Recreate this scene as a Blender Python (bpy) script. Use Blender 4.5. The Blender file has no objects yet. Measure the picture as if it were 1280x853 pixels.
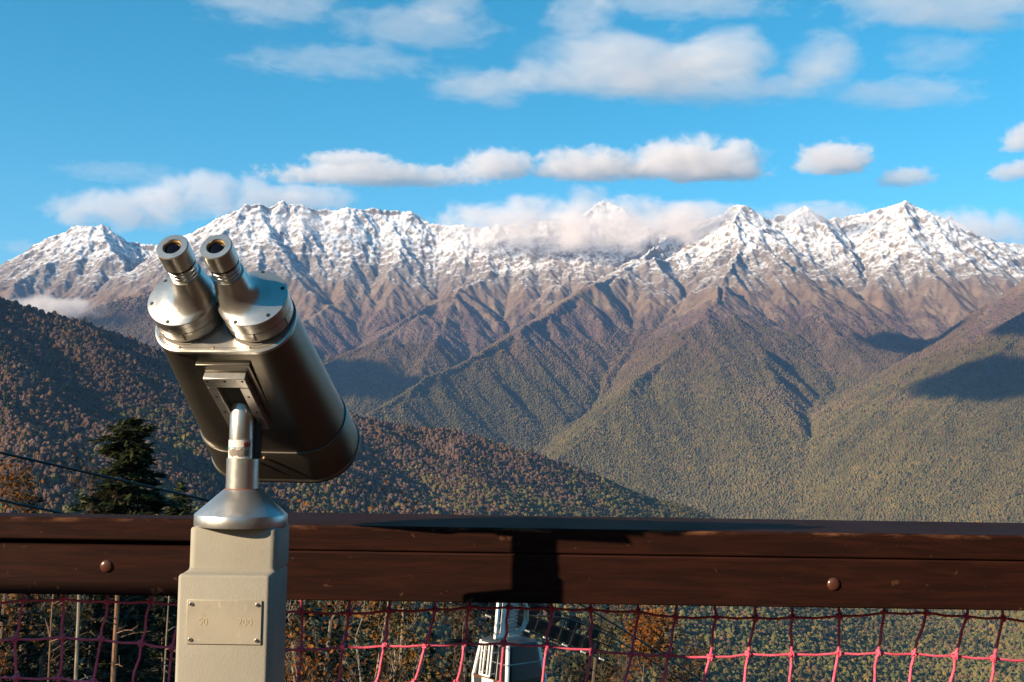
import bpy, bmesh, math, random
import numpy as np
from mathutils import Vector, Matrix
R = math.radians
PI = math.pi
random.seed(7)
SC = bpy.context.scene
COL = SC.collection

# ------------------------------------------------------------------ camera
F = 1457.0                      # focal length in pixels of a 1280 px wide picture
CAMZ = 1.30
PITCH, ROLL = R(4.1), R(0.85)
fw = Vector((0, math.cos(PITCH), math.sin(PITCH)))
up0 = Vector((0, -math.sin(PITCH), math.cos(PITCH)))
rt0 = Vector((1, 0, 0))
rt = rt0 * math.cos(ROLL) + up0 * math.sin(ROLL)
upv = up0 * math.cos(ROLL) - rt0 * math.sin(ROLL)
def P(px, py, Y):
    d = rt * ((px - 640) / F) + upv * ((426.5 - py) / F) + fw
    d = d * (Y / d.y)
    return Vector((d.x, Y, d.z + CAMZ))
cam = bpy.data.cameras.new('camera'); co = bpy.data.objects.new('camera', cam); COL.objects.link(co)
cam.sensor_width = 36; cam.lens = F / 1280 * 36; cam.clip_start = 0.05; cam.clip_end = 80000
m = Matrix((rt, upv, -fw)).transposed().to_4x4(); m.translation = (0, 0, CAMZ)
co.matrix_world = m; SC.camera = co

# ------------------------------------------------------------------ render settings
SC.render.engine = 'CYCLES'
SC.view_settings.view_transform = 'Standard'; SC.view_settings.look = 'None'
SC.view_settings.gamma = 1; SC.view_settings.exposure = 1.15
cy = SC.cycles
cy.use_denoising = True
cy.max_bounces = 7; cy.diffuse_bounces = 3; cy.glossy_bounces = 4; cy.transparent_max_bounces = 12
cy.volume_bounces = 6
cy.volume_step_rate = 1.0
cy.volume_max_steps = 256

# ------------------------------------------------------------------ sun + sky
SUN_AZ, SUN_EL = R(58), R(20.5)     # azimuth measured from straight behind the camera towards the left
to_sun = Vector((-math.sin(SUN_AZ) * math.cos(SUN_EL), -math.cos(SUN_AZ) * math.cos(SUN_EL), math.sin(SUN_EL)))
sl = bpy.data.lights.new('sun', 'SUN'); so = bpy.data.objects.new('sun', sl); COL.objects.link(so)
sl.energy = 5.0; sl.angle = R(0.5); sl.color = (1.0, 0.80, 0.56)
so.rotation_euler = to_sun.to_track_quat('Z', 'Y').to_euler()

def N(nt, typ, **kw):
    n = nt.nodes.new(typ)
    for k, v in kw.items():
        if k == 'inp':
            for i, val in v.items():
                if hasattr(val, 'is_output') or isinstance(val, bpy.types.NodeSocket): nt.links.new(val, n.inputs[i])
                else: n.inputs[i].default_value = val
        else: setattr(n, k, v)
    return n
def MA(nt, op, a, b=0.0, c=None, clamp=False):
    n = nt.nodes.new('ShaderNodeMath'); n.operation = op; n.use_clamp = clamp
    for i, v in enumerate([a, b] + ([c] if c is not None else [])):
        if isinstance(v, bpy.types.NodeSocket): nt.links.new(v, n.inputs[i])
        else: n.inputs[i].default_value = v
    return n.outputs[0]
def MIX(nt, fac, a, b, blend='MIX'):
    n = nt.nodes.new('ShaderNodeMix'); n.data_type = 'RGBA'; n.blend_type = blend
    for i, v in ((0, fac), (6, a), (7, b)):
        if isinstance(v, bpy.types.NodeSocket): nt.links.new(v, n.inputs[i])
        else: n.inputs[i].default_value = (v if i == 0 else (*v, 1) if len(v) == 3 else v)
    return n.outputs[2]
def SS(nt, x, lo, hi):
    n = nt.nodes.new('ShaderNodeMapRange'); n.interpolation_type = 'SMOOTHSTEP'; n.clamp = True
    nt.links.new(x, n.inputs[0]); n.inputs[1].default_value = lo; n.inputs[2].default_value = hi
    return n.outputs[0]
def NOISE(nt, vec, scale, detail=4, rough=.55, dist=0.0, dim='3D'):
    n = nt.nodes.new('ShaderNodeTexNoise'); n.noise_dimensions = dim
    if vec is not None: nt.links.new(vec, n.inputs['Vector'])
    n.inputs['Scale'].default_value = scale; n.inputs['Detail'].default_value = detail
    n.inputs['Roughness'].default_value = rough; n.inputs['Distortion'].default_value = dist
    return n.outputs[0]

W = bpy.data.worlds.new('World'); SC.world = W; W.use_nodes = True
nt = W.node_tree; nt.nodes.clear()
sky = nt.nodes.new('ShaderNodeTexSky'); sky.sky_type = 'NISHITA'; sky.sun_disc = False
sky.sun_elevation = SUN_EL; sky.sun_rotation = math.atan2(to_sun.x, to_sun.y)
sky.altitude = 1400; sky.air_density = 1.0; sky.dust_density = 0.6; sky.ozone_density = 4.0
hs = N(nt, 'ShaderNodeHueSaturation', inp={'Hue': 0.470, 'Saturation': 1.28, 'Value': 1.22, 'Color': sky.outputs[0]})
bg = N(nt, 'ShaderNodeBackground', inp={'Color': hs.outputs[0], 'Strength': 0.068})
wo = nt.nodes.new('ShaderNodeOutputWorld'); nt.links.new(bg.outputs[0], wo.inputs[0])

# ------------------------------------------------------------------ object helpers
def tag(o, label=None, cat=None, group=None, kind=None):
    if label: o['label'] = label
    if cat: o['category'] = cat
    if group: o['group'] = group
    if kind: o['kind'] = kind
    return o
def new_mat(name):
    m = bpy.data.materials.new(name); m.use_nodes = True
    nt = m.node_tree; nt.nodes.clear()
    out = nt.nodes.new('ShaderNodeOutputMaterial')
    b = nt.nodes.new('ShaderNodeBsdfPrincipled'); nt.links.new(b.outputs[0], out.inputs[0])
    return m, nt, b, out

# ------------------------------------------------------------------ terrain
def _hash(ix, iy, seed):
    h = (ix.astype(np.int64) * 374761393 + iy.astype(np.int64) * 668265263 + seed * 1442695041) & 0xFFFFFFFF
    h = ((h ^ (h >> 13)) * 1274126177) & 0xFFFFFFFF
    h = ((h ^ (h >> 16)) * 2246822519) & 0xFFFFFFFF
    return ((h ^ (h >> 15)) & 0xFFFFFF).astype(np.float32) / 16777215.0
def vnoise(x, y, seed=0):                       # gradient noise, about -0.7..0.7
    ix = np.floor(x); iy = np.floor(y); fx = (x - ix).astype(np.float32); fy = (y - iy).astype(np.float32)
    ix = ix.astype(np.int64); iy = iy.astype(np.int64)
    u = fx * fx * fx * (fx * (fx * 6 - 15) + 10); v = fy * fy * fy * (fy * (fy * 6 - 15) + 10)
    def g(dx, dy):
        a = _hash(ix + dx, iy + dy, seed) * (2 * PI)
        return np.cos(a) * (fx - dx) + np.sin(a) * (fy - dy)
    a = g(0, 0); b = g(1, 0); c = g(0, 1); d = g(1, 1)
    return (a + (b - a) * u) * (1 - v) + (c + (d - c) * u) * v
def fbm(x, y, lam, octv, seed, gain=.5, ridged=False):
    s = 0; a = 1
    for o in range(octv):
        n = vnoise(x / lam + 17.3 * o, y / lam - 9.1 * o, seed + o)
        if ridged: n = 1 - 2.6 * np.abs(n) - .45
        s = s + a * n; a *= gain; lam *= .5
    return s
def erosion(px, py, dx, dy, seed):
    ix = np.floor(px); iy = np.floor(py); fx = (px - ix).astype(np.float32); fy = (py - iy).astype(np.float32)
    ix = ix.astype(np.int64); iy = iy.astype(np.int64)
    va = np.zeros_like(fx); wt = np.zeros_like(fx)
    for i in (-2, -1, 0, 1):
        for j in (-2, -1, 0, 1):
            hx = _hash(ix - i, iy - j, seed) * .5; hy = _hash(ix - i, iy - j, seed + 77) * .5
            qx = fx + i - hx; qy = fy + j - hy
            w = np.exp(-2 * (qx * qx + qy * qy))
            va += np.cos((qx * dx + qy * dy) * (2 * PI)) * w; wt += w
    return va / wt

# ridge crests: (pixel x, pixel y, distance), flank slope, concavity
RIDGES = [
 # the snowy main crest
 ([(-700,300,10500),(-450,330,10200),(-200,300,10000),(-60,335,9800),(0,345,9700),(60,300,9500),(95,286,9400),(128,284,9400),(160,304,9500),(205,306,9500),(240,292,9300),(285,268,9200),(310,258,9200),(350,257,9300),(400,264,9400),(470,263,9500),(515,268,9600),(535,282,9500),(600,284,9400),(680,280,9500),(740,284,9500),(830,288,9400),(890,276,9200),(927,261,9000),(955,282,9000),(1000,262,9200),(1040,276,9300),(1095,264,9200),(1135,254,9100),(1165,268,9000),(1210,292,9000),(1280,316,9000),(1400,330,9000),(1600,300,9200),(1900,320,9500)], .80, 2600),
 ([(720,285,10600),(752,252,10600),(775,258,10600),(800,282,10600)], .9, 1500),
 ([(1190,270,10600),(1235,300,10600),(1300,312,10600),(1400,325,10600)], .8, 2000),
 ([(927,261,9000),(932,300,8500),(905,352,7700),(900,374,7200)], .62, 3000),
 ([(890,276,9200),(860,318,8700),(790,334,8200)], .62, 3000),
 ([(860,318,8700),(850,380,8000),(835,420,7500)], .62, 3000),
 ([(740,284,9500),(720,340,8900),(690,372,8400)], .62, 3000),
 # spurs further left
 ([(680,280,9500),(640,330,9000),(575,362,8300)], .62, 3000),
 ([(535,282,9500),(500,330,9000),(440,372,8300),(380,400,7700),(340,420,7200)], .65, 3000),
 ([(350,257,9300),(330,310,8800),(270,350,8200),(200,362,7200)], .62, 3000),
 ([(95,286,9400),(60,330,8900),(20,352,8500),(-80,380,8000)], .62, 3000),
 ([(128,284,9400),(150,335,8900),(170,350,8500)], .65, 3000),
 # spurs on the right
 ([(1000,262,9200),(1010,320,8600),(1015,370,8100),(1040,430,7300),(1090,505,6600),(1105,540,6300)], .60, 3000),
 ([(1095,264,9200),(1100,330,8500),(1110,400,7700),(1150,470,7000),(1165,500,6700)], .60, 3000),
 ([(1210,292,9000),(1200,350,8400),(1190,400,7800),(1195,440,7300)], .60, 3000),
 ([(1600,300,9200),(1450,330,7600),(1330,350,6000)], .60, 3000),
 # the wooded hill in front, left
 ([(-900,230,1900),(-500,290,2000),(-200,335,2150),(0,382,2300),(60,398,2350),(125,432,2420),(185,460,2500),(240,488,2560),(330,512,2640),(455,529,2720),(560,553,2800),(700,590,2900),(800,624,3000),(855,642,3050),(950,690,3100),(1060,740,3150),(1200,790,3200)], .50, 2500),
 ([(125,432,2420),(160,520,2050),(170,590,1750)], .48, 2500),
 ([(-60,368,2280),(-20,470,1900),(40,540,1650)], .48, 2500),
 ([(330,512,2640),(400,585,2250),(440,640,2000),(470,720,1700)], .42, 2500),
 ([(560,553,2800),(600,640,2350),(640,740,1900)], .40, 2500),
 ([(855,642,3050),(900,720,2550),(960,800,2150)], .40, 2500),
 ([(1060,740,3150),(1150,800,2700),(1280,860,2300)], .40, 2500),
 ([(1900,600,2600),(1600,690,2700),(1400,730,2800),(1290,755,2850),(1200,790,2900)], .38, 2500),
]
# faceted spurs: apex, left edge end, right edge end, x slope of the left and right flank, rise of the back
SPURS = [
 ((900,374,7200), (690,578,5000), (1055,605,4900), .72, -.70, .42),
 ((785,334,8200), (500,500,5600), (690,575,5600), .62, -.60, .30),
 ((575,362,8300), (430,445,7000), (520,470,6700), .62, -.55, .40),
 ((200,362,7200), (65,402,7000), (300,560,5000), .55, -.60, .30),
 ((1330,350,6000), (1105,600,4600), (1500,640,3900), .72, -.60, .25),
 ((1215,395,7600), (1150,470,6700), (1195,520,6300), .70, -.55, .40),
 ((1060,360,8000), (1020,470,6700), (1105,540,6100), .72, -.60, .50),
]
def spur_height(X, Y, A, L, Rr, sl, sr, back):
    A = P(*A); dl = P(*L) - A; dr = P(*Rr) - A
    det = dl.x * dr.y - dl.y * dr.x
    fx = (dl.z * dr.y - dl.y * dr.z) / det; fy = (dl.x * dr.z - dl.z * dr.x) / det
    ly = (dl.z - sl * dl.x) / dl.y; ry = (dr.z - sr * dr.x) / dr.y
    x = X - A.x; y = Y - A.y
    h = np.minimum(fx * x + fy * y, np.minimum(sl * x + ly * y, sr * x + ry * y))
    h = np.minimum(h, back * np.maximum(y, 0) + 40 - .0 * y)
    # rounded top where the spur joins the crest behind it
    h = np.where(y > 900, h - (y - 900) * .6, h)
    return A.z + h
def seg_dist(X, Y, pts, s, D):
    best = np.full(X.shape, -5000, np.float32)
    for (a, b) in zip(pts[:-1], pts[1:]):
        dx, dy = b.x - a.x, b.y - a.y; L2 = dx * dx + dy * dy
        t = np.clip(((X - a.x) * dx + (Y - a.y) * dy) / L2, 0, 1)
        d = np.sqrt((X - a.x - t * dx) ** 2 + (Y - a.y - t * dy) ** 2 + 900) - 30
        h = a.z + (b.z - a.z) * t - s * d * (1 - .28 * (1 - np.exp(-d / D)))
        np.maximum(best, h, out=best)
    return best
STEP = 10.0
gx = np.arange(-7600, 7600 + 1, STEP); gy = np.arange(-600, 11400 + 1, STEP)
GX, GY = np.meshgrid(gx, gy); GX = GX.astype(np.float32); GY = GY.astype(np.float32)
def make_heights():
    wx = GX + 160 * fbm(GX, GY, 1500, 3, 11); wy = GY + 160 * fbm(GX, GY, 1500, 3, 23)
    far = np.clip((GY - 3600) / 1200, 0, 1)
    wx = GX + (wx - GX) * .3; wy = GY + (wy - GY) * .3
    H = np.full(GX.shape, -620, np.float32)
    H = H + 40 * fbm(GX, GY, 900, 3, 5)
    k = 26.0
    for pts, s, D in RIDGES:
        pp = [P(*q) for q in pts]
        hh = seg_dist(wx, wy, pp, s, D)
        mx = np.maximum(H, hh); H = mx + k * np.log(np.exp((H - mx) / k) + np.exp((hh - mx) / k))
    for sp_ in SPURS:
        hh = spur_height(wx, wy, *sp_)
        mx = np.maximum(H, hh); H = mx + 16 * np.log(np.exp((H - mx) / 16) + np.exp((hh - mx) / 16))
    # the hillside the deck stands on
    r = np.maximum(GY, 0); own = -3.4 - .42 * np.maximum(r - 2, 0) + .30 * np.maximum(-GY - 6, 0) - .00004 * GX * GX - 0.05 * GX
    own = own + 6 * fbm(GX, GY, 220, 3, 41) * np.clip((np.hypot(GX, GY) - 25) / 120, 0, 1)
    far = np.clip((H + 500) / 700, 0, 1) * np.clip((GY - 800) / 800, 0, 1)
    lam = 900.0; AMPS = (20, 30, 18, 9, 5, 2.5)
    H0 = H.copy()
    for o in range(6):
        gyv, gxv = np.gradient(H, STEP)
        if o < 3:                                # smooth the slope direction a little
            for _ in range(3):
                gxv = (gxv + np.roll(gxv, 3, 0) + np.roll(gxv, -3, 0) + np.roll(gxv, 3, 1) + np.roll(gxv, -3, 1)) / 5
                gyv = (gyv + np.roll(gyv, 3, 0) + np.roll(gyv, -3, 0) + np.roll(gyv, 3, 1) + np.roll(gyv, -3, 1)) / 5
        sl_ = np.sqrt(gxv ** 2 + gyv ** 2) + 1e-5
        ms = np.minimum(sl_ / .45, 1.0) / sl_ * 1.25
        e = erosion(GX / lam, GY / lam, -gyv * ms, gxv * ms, 300 + o * 13)
        H = H + AMPS[o] * (e - .15) * np.minimum(sl_ / .35, 1.0) * far * (.66 + .34 * np.clip((H0 - 250) / 500, 0, 1))
        lam *= .52
    alp = np.clip((H - 850) / 500, 0, 1)
    H = H + alp * (15 * fbm(GX, GY, 170, 5, 91, .65, True) - 4)
    H = H + far * 7 * fbm(GX, GY, 120, 3, 61, .6)
    mx = np.maximum(H, own); kk = 8.0
    w_near = np.clip((1500 - np.hypot(GX, GY)) / 400, 0, 1)
    own = own * w_near + (-5000) * (1 - w_near)
    return np.maximum(H, own)
HT = make_heights()
def ground(x, y):
    fx = (np.asarray(x) - gx[0]) / STEP; fy = (np.asarray(y) - gy[0]) / STEP
    ix = np.clip(np.floor(fx).astype(int), 0, len(gx) - 2); iy = np.clip(np.floor(fy).astype(int), 0, len(gy) - 2)
    u = fx - ix; v = fy - iy
    return (HT[iy, ix] * (1 - u) + HT[iy, ix + 1] * u) * (1 - v) + (HT[iy + 1, ix] * (1 - u) + HT[iy + 1, ix + 1] * u) * v

def np_mesh(name, V, Fq, smooth=True):
    me = bpy.data.meshes.new(name)
    n, k = Fq.shape
    me.vertices.add(len(V)); me.vertices.foreach_set('co', V.astype(np.float32).ravel())
    me.loops.add(n * k); me.loops.foreach_set('vertex_index', Fq.astype(np.int32).ravel())
    me.polygons.add(n); me.polygons.foreach_set('loop_start', np.arange(0, n * k, k, dtype=np.int32))
    me.polygons.foreach_set('loop_total', np.full(n, k, np.int32))
    if smooth: me.polygons.foreach_set('use_smooth', np.ones(n, bool))
    me.update(calc_edges=True); me.validate()
    return me
def build_terrain():
    ny, nx = GX.shape
    V = np.stack([GX.ravel(), GY.ravel(), HT.ravel()], 1)
    ids = np.arange(nx * ny).reshape(ny, nx)
    q = np.stack([ids[:-1, :-1], ids[:-1, 1:], ids[1:, 1:], ids[1:, :-1]], -1)
    cx = GX[:-1, :-1]; cyy = GY[:-1, :-1]
    keep = (np.abs(cx) < cyy * .72 + 900) & (cyy < 11300)
    q = q[keep]
    used = np.zeros(nx * ny, bool); used[q.ravel()] = True
    remap = np.cumsum(used) - 1
    return np_mesh('terrain', V[used], remap[q])

def terrain_mat():
    m, nt, b, out = new_mat('mountain_ground')
    geo = nt.nodes.new('ShaderNodeNewGeometry'); pos = geo.outputs['Position']
    sp = N(nt, 'ShaderNodeSeparateXYZ', inp={0: pos}); z = sp.outputs[2]; yy = sp.outputs[1]
    nz = N(nt, 'ShaderNodeSeparateXYZ', inp={0: geo.outputs['Normal']}).outputs[2]
    nbig = NOISE(nt, pos, 1 / 900, 5, .6)
    nmid = NOISE(nt, pos, 1 / 160, 5, .62)
    nfin = NOISE(nt, pos, 1 / 32, 4, .65)
    # forest colours
    spk = nt.nodes.new('ShaderNodeTexVoronoi'); nt.links.new(pos, spk.inputs['Vector']); spk.inputs['Scale'].default_value = 1 / 17
    spr = N(nt, 'ShaderNodeSeparateColor', inp={0: spk.outputs['Color']}).outputs[0]
    green = MIX(nt, SS(nt, nmid, .38, .66), (.060, .062, .022), (.100, .086, .030))
    green = MIX(nt, SS(nt, spr, .72, .98), green, (.125, .088, .030))
    green = MIX(nt, SS(nt, spr, .30, .02), green, (.036, .050, .024))
    brown = MIX(nt, SS(nt, nmid, .40, .66), (.105, .064, .052), (.145, .098, .072))
    brown = MIX(nt, SS(nt, spr, .25, .02), brown, (.050, .050, .034))
    hz = MA(nt, 'ADD', z, MA(nt, 'MULTIPLY', MA(nt, 'SUBTRACT', nbig, .5), 700))
    hz = MA(nt, 'ADD', hz, MA(nt, 'MULTIPLY', MA(nt, 'SUBTRACT', nmid, .5), 260))
    forest = MIX(nt, SS(nt, hz, 60, 420), green, brown)
    meadow = MIX(nt, SS(nt, nmid, .36, .64), (.140, .094, .066), (.195, .136, .088))
    meadow = MIX(nt, SS(nt, nfin, .55, .75), meadow, (.115, .075, .058))
    c = MIX(nt, SS(nt, hz, 640, 820), forest, meadow)
    # bare scars low on steep gully sides
    scar = MA(nt, 'MULTIPLY', SS(nt, nfin, .60, .72), SS(nt, nz, .72, .58))
    rock = MIX(nt, SS(nt, nfin, .35, .68), (.120, .105, .098), (.270, .235, .205))
    c = MIX(nt, MA(nt, 'MULTIPLY', scar, .5), c, rock)
    rk = SS(nt, hz, 900, 1150)
    c = MIX(nt, MA(nt, 'MULTIPLY', rk, .75), c, rock)
    # snow
    st = NOISE(nt, N(nt, 'ShaderNodeVectorMath', operation='MULTIPLY', inp={0: pos, 1: (1, 1, .35)}).outputs[0], 1 / 26, 9, .80)
    zs = MA(nt, 'ADD', z, MA(nt, 'MULTIPLY', MA(nt, 'SUBTRACT', nmid, .5), 520))
    zs = MA(nt, 'ADD', zs, MA(nt, 'MULTIPLY', MA(nt, 'SUBTRACT', nbig, .5), 420))
    cov = MA(nt, 'MULTIPLY', SS(nt, zs, 900, 1520), .55)
    cov = MA(nt, 'ADD', cov, MA(nt, 'MULTIPLY', MA(nt, 'SUBTRACT', nz, .73), 1.7))
    cov = MA(nt, 'ADD', cov, MA(nt, 'MULTIPLY', MA(nt, 'SUBTRACT', st, .5), 1.9))
    snow = MA(nt, 'MULTIPLY', SS(nt, cov, .18, .76), SS(nt, zs, 820, 1040))
    c = MIX(nt, snow, c, (.74, .74, .76))
    nt.links.new(c, b.inputs['Base Color'])
    b.inputs['Roughness'].default_value = .95; b.inputs['Specular IOR Level'].default_value = .1
    # tree crowns far away: relief of single crowns
    vb = nt.nodes.new('ShaderNodeTexVoronoi'); nt.links.new(pos, vb.inputs['Vector']); vb.inputs['Scale'].default_value = 1 / 15
    crown = MA(nt, 'MULTIPLY', MA(nt, 'SUBTRACT', 1, vb.outputs['Distance']), SS(nt, hz, 860, 640))
    hgt = MA(nt, 'ADD', MA(nt, 'MULTIPLY', crown, 9), MA(nt, 'MULTIPLY', nfin, 8))
    bp = N(nt, 'ShaderNodeBump', inp={'Strength': .8, 'Distance': 1.0, 'Height': hgt})
    nt.links.new(bp.outputs[0], b.inputs['Normal'])
    return m
tm = build_terrain(); tm.materials.append(terrain_mat())
terrain = bpy.data.objects.new('mountain_terrain', tm); COL.objects.link(terrain); tag(terrain, kind='structure')

# ------------------------------------------------------------------ haze
def box_mesh(name, lo, hi):
    x0, y0, z0 = lo; x1, y1, z1 = hi
    me = bpy.data.meshes.new(name)
    me.from_pydata([(x0,y0,z0),(x1,y0,z0),(x1,y1,z0),(x0,y1,z0),(x0,y0,z1),(x1,y0,z1),(x1,y1,z1),(x0,y1,z1)], [],
                   [(0,3,2,1),(4,5,6,7),(0,1,5,4),(1,2,6,5),(2,3,7,6),(3,0,4,7)])
    return me
hm = bpy.data.materials.new('haze'); hm.use_nodes = True; nt = hm.node_tree; nt.nodes.clear()
pv = nt.nodes.new('ShaderNodeVolumePrincipled'); ho = nt.nodes.new('ShaderNodeOutputMaterial'); nt.links.new(pv.outputs[0], ho.inputs['Volume'])
pv.inputs['Color'].default_value = (.26, .50, 1.0, 1); pv.inputs['Density'].default_value = 2.5e-5; pv.inputs['Anisotropy'].default_value = 0.0
zmax = float(HT.max()) + 30; zmin = float(HT.min()) - 1.0
zlow = zmin - 40
SHEET = 42000
pm = bpy.data.meshes.new('distant_ground'); pm.from_pydata([(-SHEET, -SHEET, zlow), (SHEET, -SHEET, zlow), (SHEET, SHEET, zlow), (-SHEET, SHEET, zlow)], [], [(0, 1, 2, 3)])
pm.materials.append(tm.materials[0]); plain = bpy.data.objects.new('distant_ground', pm); COL.objects.link(plain); tag(plain, kind='structure')
hb = box_mesh('haze', (-SHEET - 50, -SHEET - 50, zlow - 1), (SHEET + 50, SHEET + 50, zmax)); hb.materials.append(hm)
haze = bpy.data.objects.new('haze', hb); COL.objects.link(haze); tag(haze, 'pale blue air thickening towards the far mountains', 'haze', kind='stuff')
print('TERRAIN', len(tm.vertices), zmin, zmax)

# ------------------------------------------------------------------ mesh building
class MB:
    def __init__(s): s.V = []; s.F = []
    def add(s, V, Fc):
        o = len(s.V); s.V += [tuple(v) for v in V]; s.F += [tuple(i + o for i in f) for f in Fc]; return s
    def box(s, lo, hi, fr=None):
        x0, y0, z0 = lo; x1, y1, z1 = hi
        V = [(x0,y0,z0),(x1,y0,z0),(x1,y1,z0),(x0,y1,z0),(x0,y0,z1),(x1,y0,z1),(x1,y1,z1),(x0,y1,z1)]
        if fr: V = [fr(*v) for v in V]
        return s.add(V, [(0,3,2,1),(4,5,6,7),(0,1,5,4),(1,2,6,5),(2,3,7,6),(3,0,4,7)])
    def loft(s, rings, cap0=True, cap1=True):
        n = len(rings[0]); V = [v for r in rings for v in r]; Fc = []
        for k in range(len(rings) - 1):
            for i in range(n):
                j = (i + 1) % n; a = k * n; b = a + n
                Fc.append((a + i, a + j, b + j, b + i))
        if cap0: Fc.append(tuple(reversed(range(n))))
        if cap1: Fc.append(tuple(range((len(rings) - 1) * n, len(rings) * n)))
        return s.add(V, Fc)
    def tube(s, path, rad, n=8, caps=True):
        path = [Vector(p) for p in path]
        if not hasattr(rad, '__len__'): rad = [rad] * len(path)
        rings = []; ref = None
        for i, p in enumerate(path):
            t = (path[min(i + 1, len(path) - 1)] - path[max(i - 1, 0)])
            t = t.normalized() if t.length > 1e-9 else Vector((0, 0, 1))
            if ref is None: ref = t.orthogonal()
            ref = (ref - t * ref.dot(t)); ref = ref.normalized() if ref.length > 1e-6 else t.orthogonal().normalized()
            bi = t.cross(ref)
            rings.append([p + (ref * math.cos(a) + bi * math.sin(a)) * rad[i] for a in (2 * PI * k / n for k in range(n))])
        return s.loft(rings, caps, caps)
    def lathe(s, org, axis, prof, n=48, off=None, cap0=True, cap1=True):
        axis = Vector(axis).normalized(); u = axis.orthogonal().normalized()
        if abs(axis.z) < .95: u = axis.cross(Vector((0, 0, 1))).normalized()
        v = axis.cross(u); org = Vector(org); rings = []
        for i, q in enumerate(prof):
            o = org + axis * q[0] + (Vector(q[2]) if len(q) > 2 else Vector())
            rings.append([o + (u * math.cos(a) + v * math.sin(a)) * q[1] for a in (2 * PI * k / n for k in range(n))])
        return s.loft(rings, cap0, cap1)
    def build(s, name, mat, parent=None, bevel=0.0, seg=2, smooth=True, ang=38, loc=None):
        base = Vector(parent_loc(parent)) if parent else (Vector(loc) if loc else Vector())
        me = bpy.data.meshes.new(name)
        me.from_pydata([(v[0] - base.x, v[1] - base.y, v[2] - base.z) for v in s.V], [], s.F)
        bm = bmesh.new(); bm.from_mesh(me); bmesh.ops.recalc_face_normals(bm, faces=bm.faces); bm.to_mesh(me); bm.free()
        me.update()
        if smooth:
            me.polygons.foreach_set('use_smooth', np.ones(len(me.polygons), bool)); me.set_sharp_from_angle(angle=R(ang))
        me.materials.append(mat)
        o = bpy.data.objects.new(name, me); COL.objects.link(o)
        if parent: o.parent = parent
        else: o.location = base
        if bevel:
            md = o.modifiers.new('bevel', 'BEVEL'); md.width = bevel; md.segments = seg; md.limit_method = 'ANGLE'; md.angle_limit = R(40); md.harden_normals = False
        return o
def parent_loc(o):
    l = Vector()
    while o is not None: l = l + o.location; o = o.parent
    return l
def empty(name, loc, label, cat, group=None):
    o = bpy.data.objects.new(name, None); COL.objects.link(o); o.location = loc; o.empty_display_size = .1
    return tag(o, label, cat, group)

# ------------------------------------------------------------------ near materials
def tc(nt, which='Object'): return nt.nodes.new('ShaderNodeTexCoord').outputs[which]
def metal_mat(name, col, rough, scale=60, var=.12, metallic=1.0, dirt=None):
    m, nt, b, out = new_mat(name)
    p = tc(nt)
    n1 = NOISE(nt, p, scale, 5, .6); n2 = NOISE(nt, p, scale * .18, 4, .6)
    c = MIX(nt, SS(nt, n2, .35, .7), tuple(x * (1 - var) for x in col), tuple(min(1, x * (1 + var)) for x in col))
    if dirt: c = MIX(nt, MA(nt, 'MULTIPLY', SS(nt, n1, .60, .74), .7), c, dirt)
    nt.links.new(c, b.inputs['Base Color']); b.inputs['Metallic'].default_value = metallic
    scr = SS(nt, NOISE(nt, N(nt, 'ShaderNodeVectorMath', operation='MULTIPLY', inp={0: p, 1: (14, 2, 5)}).outputs[0], scale * .5, 3, .7), .60, .72)
    r = MA(nt, 'ADD', rough - .13, MA(nt, 'ADD', MA(nt, 'MULTIPLY', n1, .16), MA(nt, 'ADD', MA(nt, 'MULTIPLY', n2, .14), MA(nt, 'MULTIPLY', scr, .12)))); nt.links.new(r, b.inputs['Roughness'])
    bp = N(nt, 'ShaderNodeBump', inp={'Strength': .05, 'Distance': .002, 'Height': n1}); nt.links.new(bp.outputs[0], b.inputs['Normal'])
    return m
def flat_mat(name, col, rough=.5, metallic=0.0, spec=.5, var=0.0, scale=20, bump=0.0, bscale=200):
    m, nt, b, out = new_mat(name)
    p = tc(nt)
    if var:
        n = NOISE(nt, p, scale, 5, .6)
        c = MIX(nt, SS(nt, n, .3, .7), tuple(x * (1 - var) for x in col), tuple(x * (1 + var) for x in col)); nt.links.new(c, b.inputs['Base Color'])
    else: b.inputs['Base Color'].default_value = (*col, 1)
    if bump:
        n = NOISE(nt, p, bscale, 3, .5)
        bp = N(nt, 'ShaderNodeBump', inp={'Strength': bump, 'Distance': .002, 'Height': n}); nt.links.new(bp.outputs[0], b.inputs['Normal'])
    b.inputs['Roughness'].default_value = rough; b.inputs['Metallic'].default_value = metallic; b.inputs['Specular IOR Level'].default_value = spec
    return m
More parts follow.
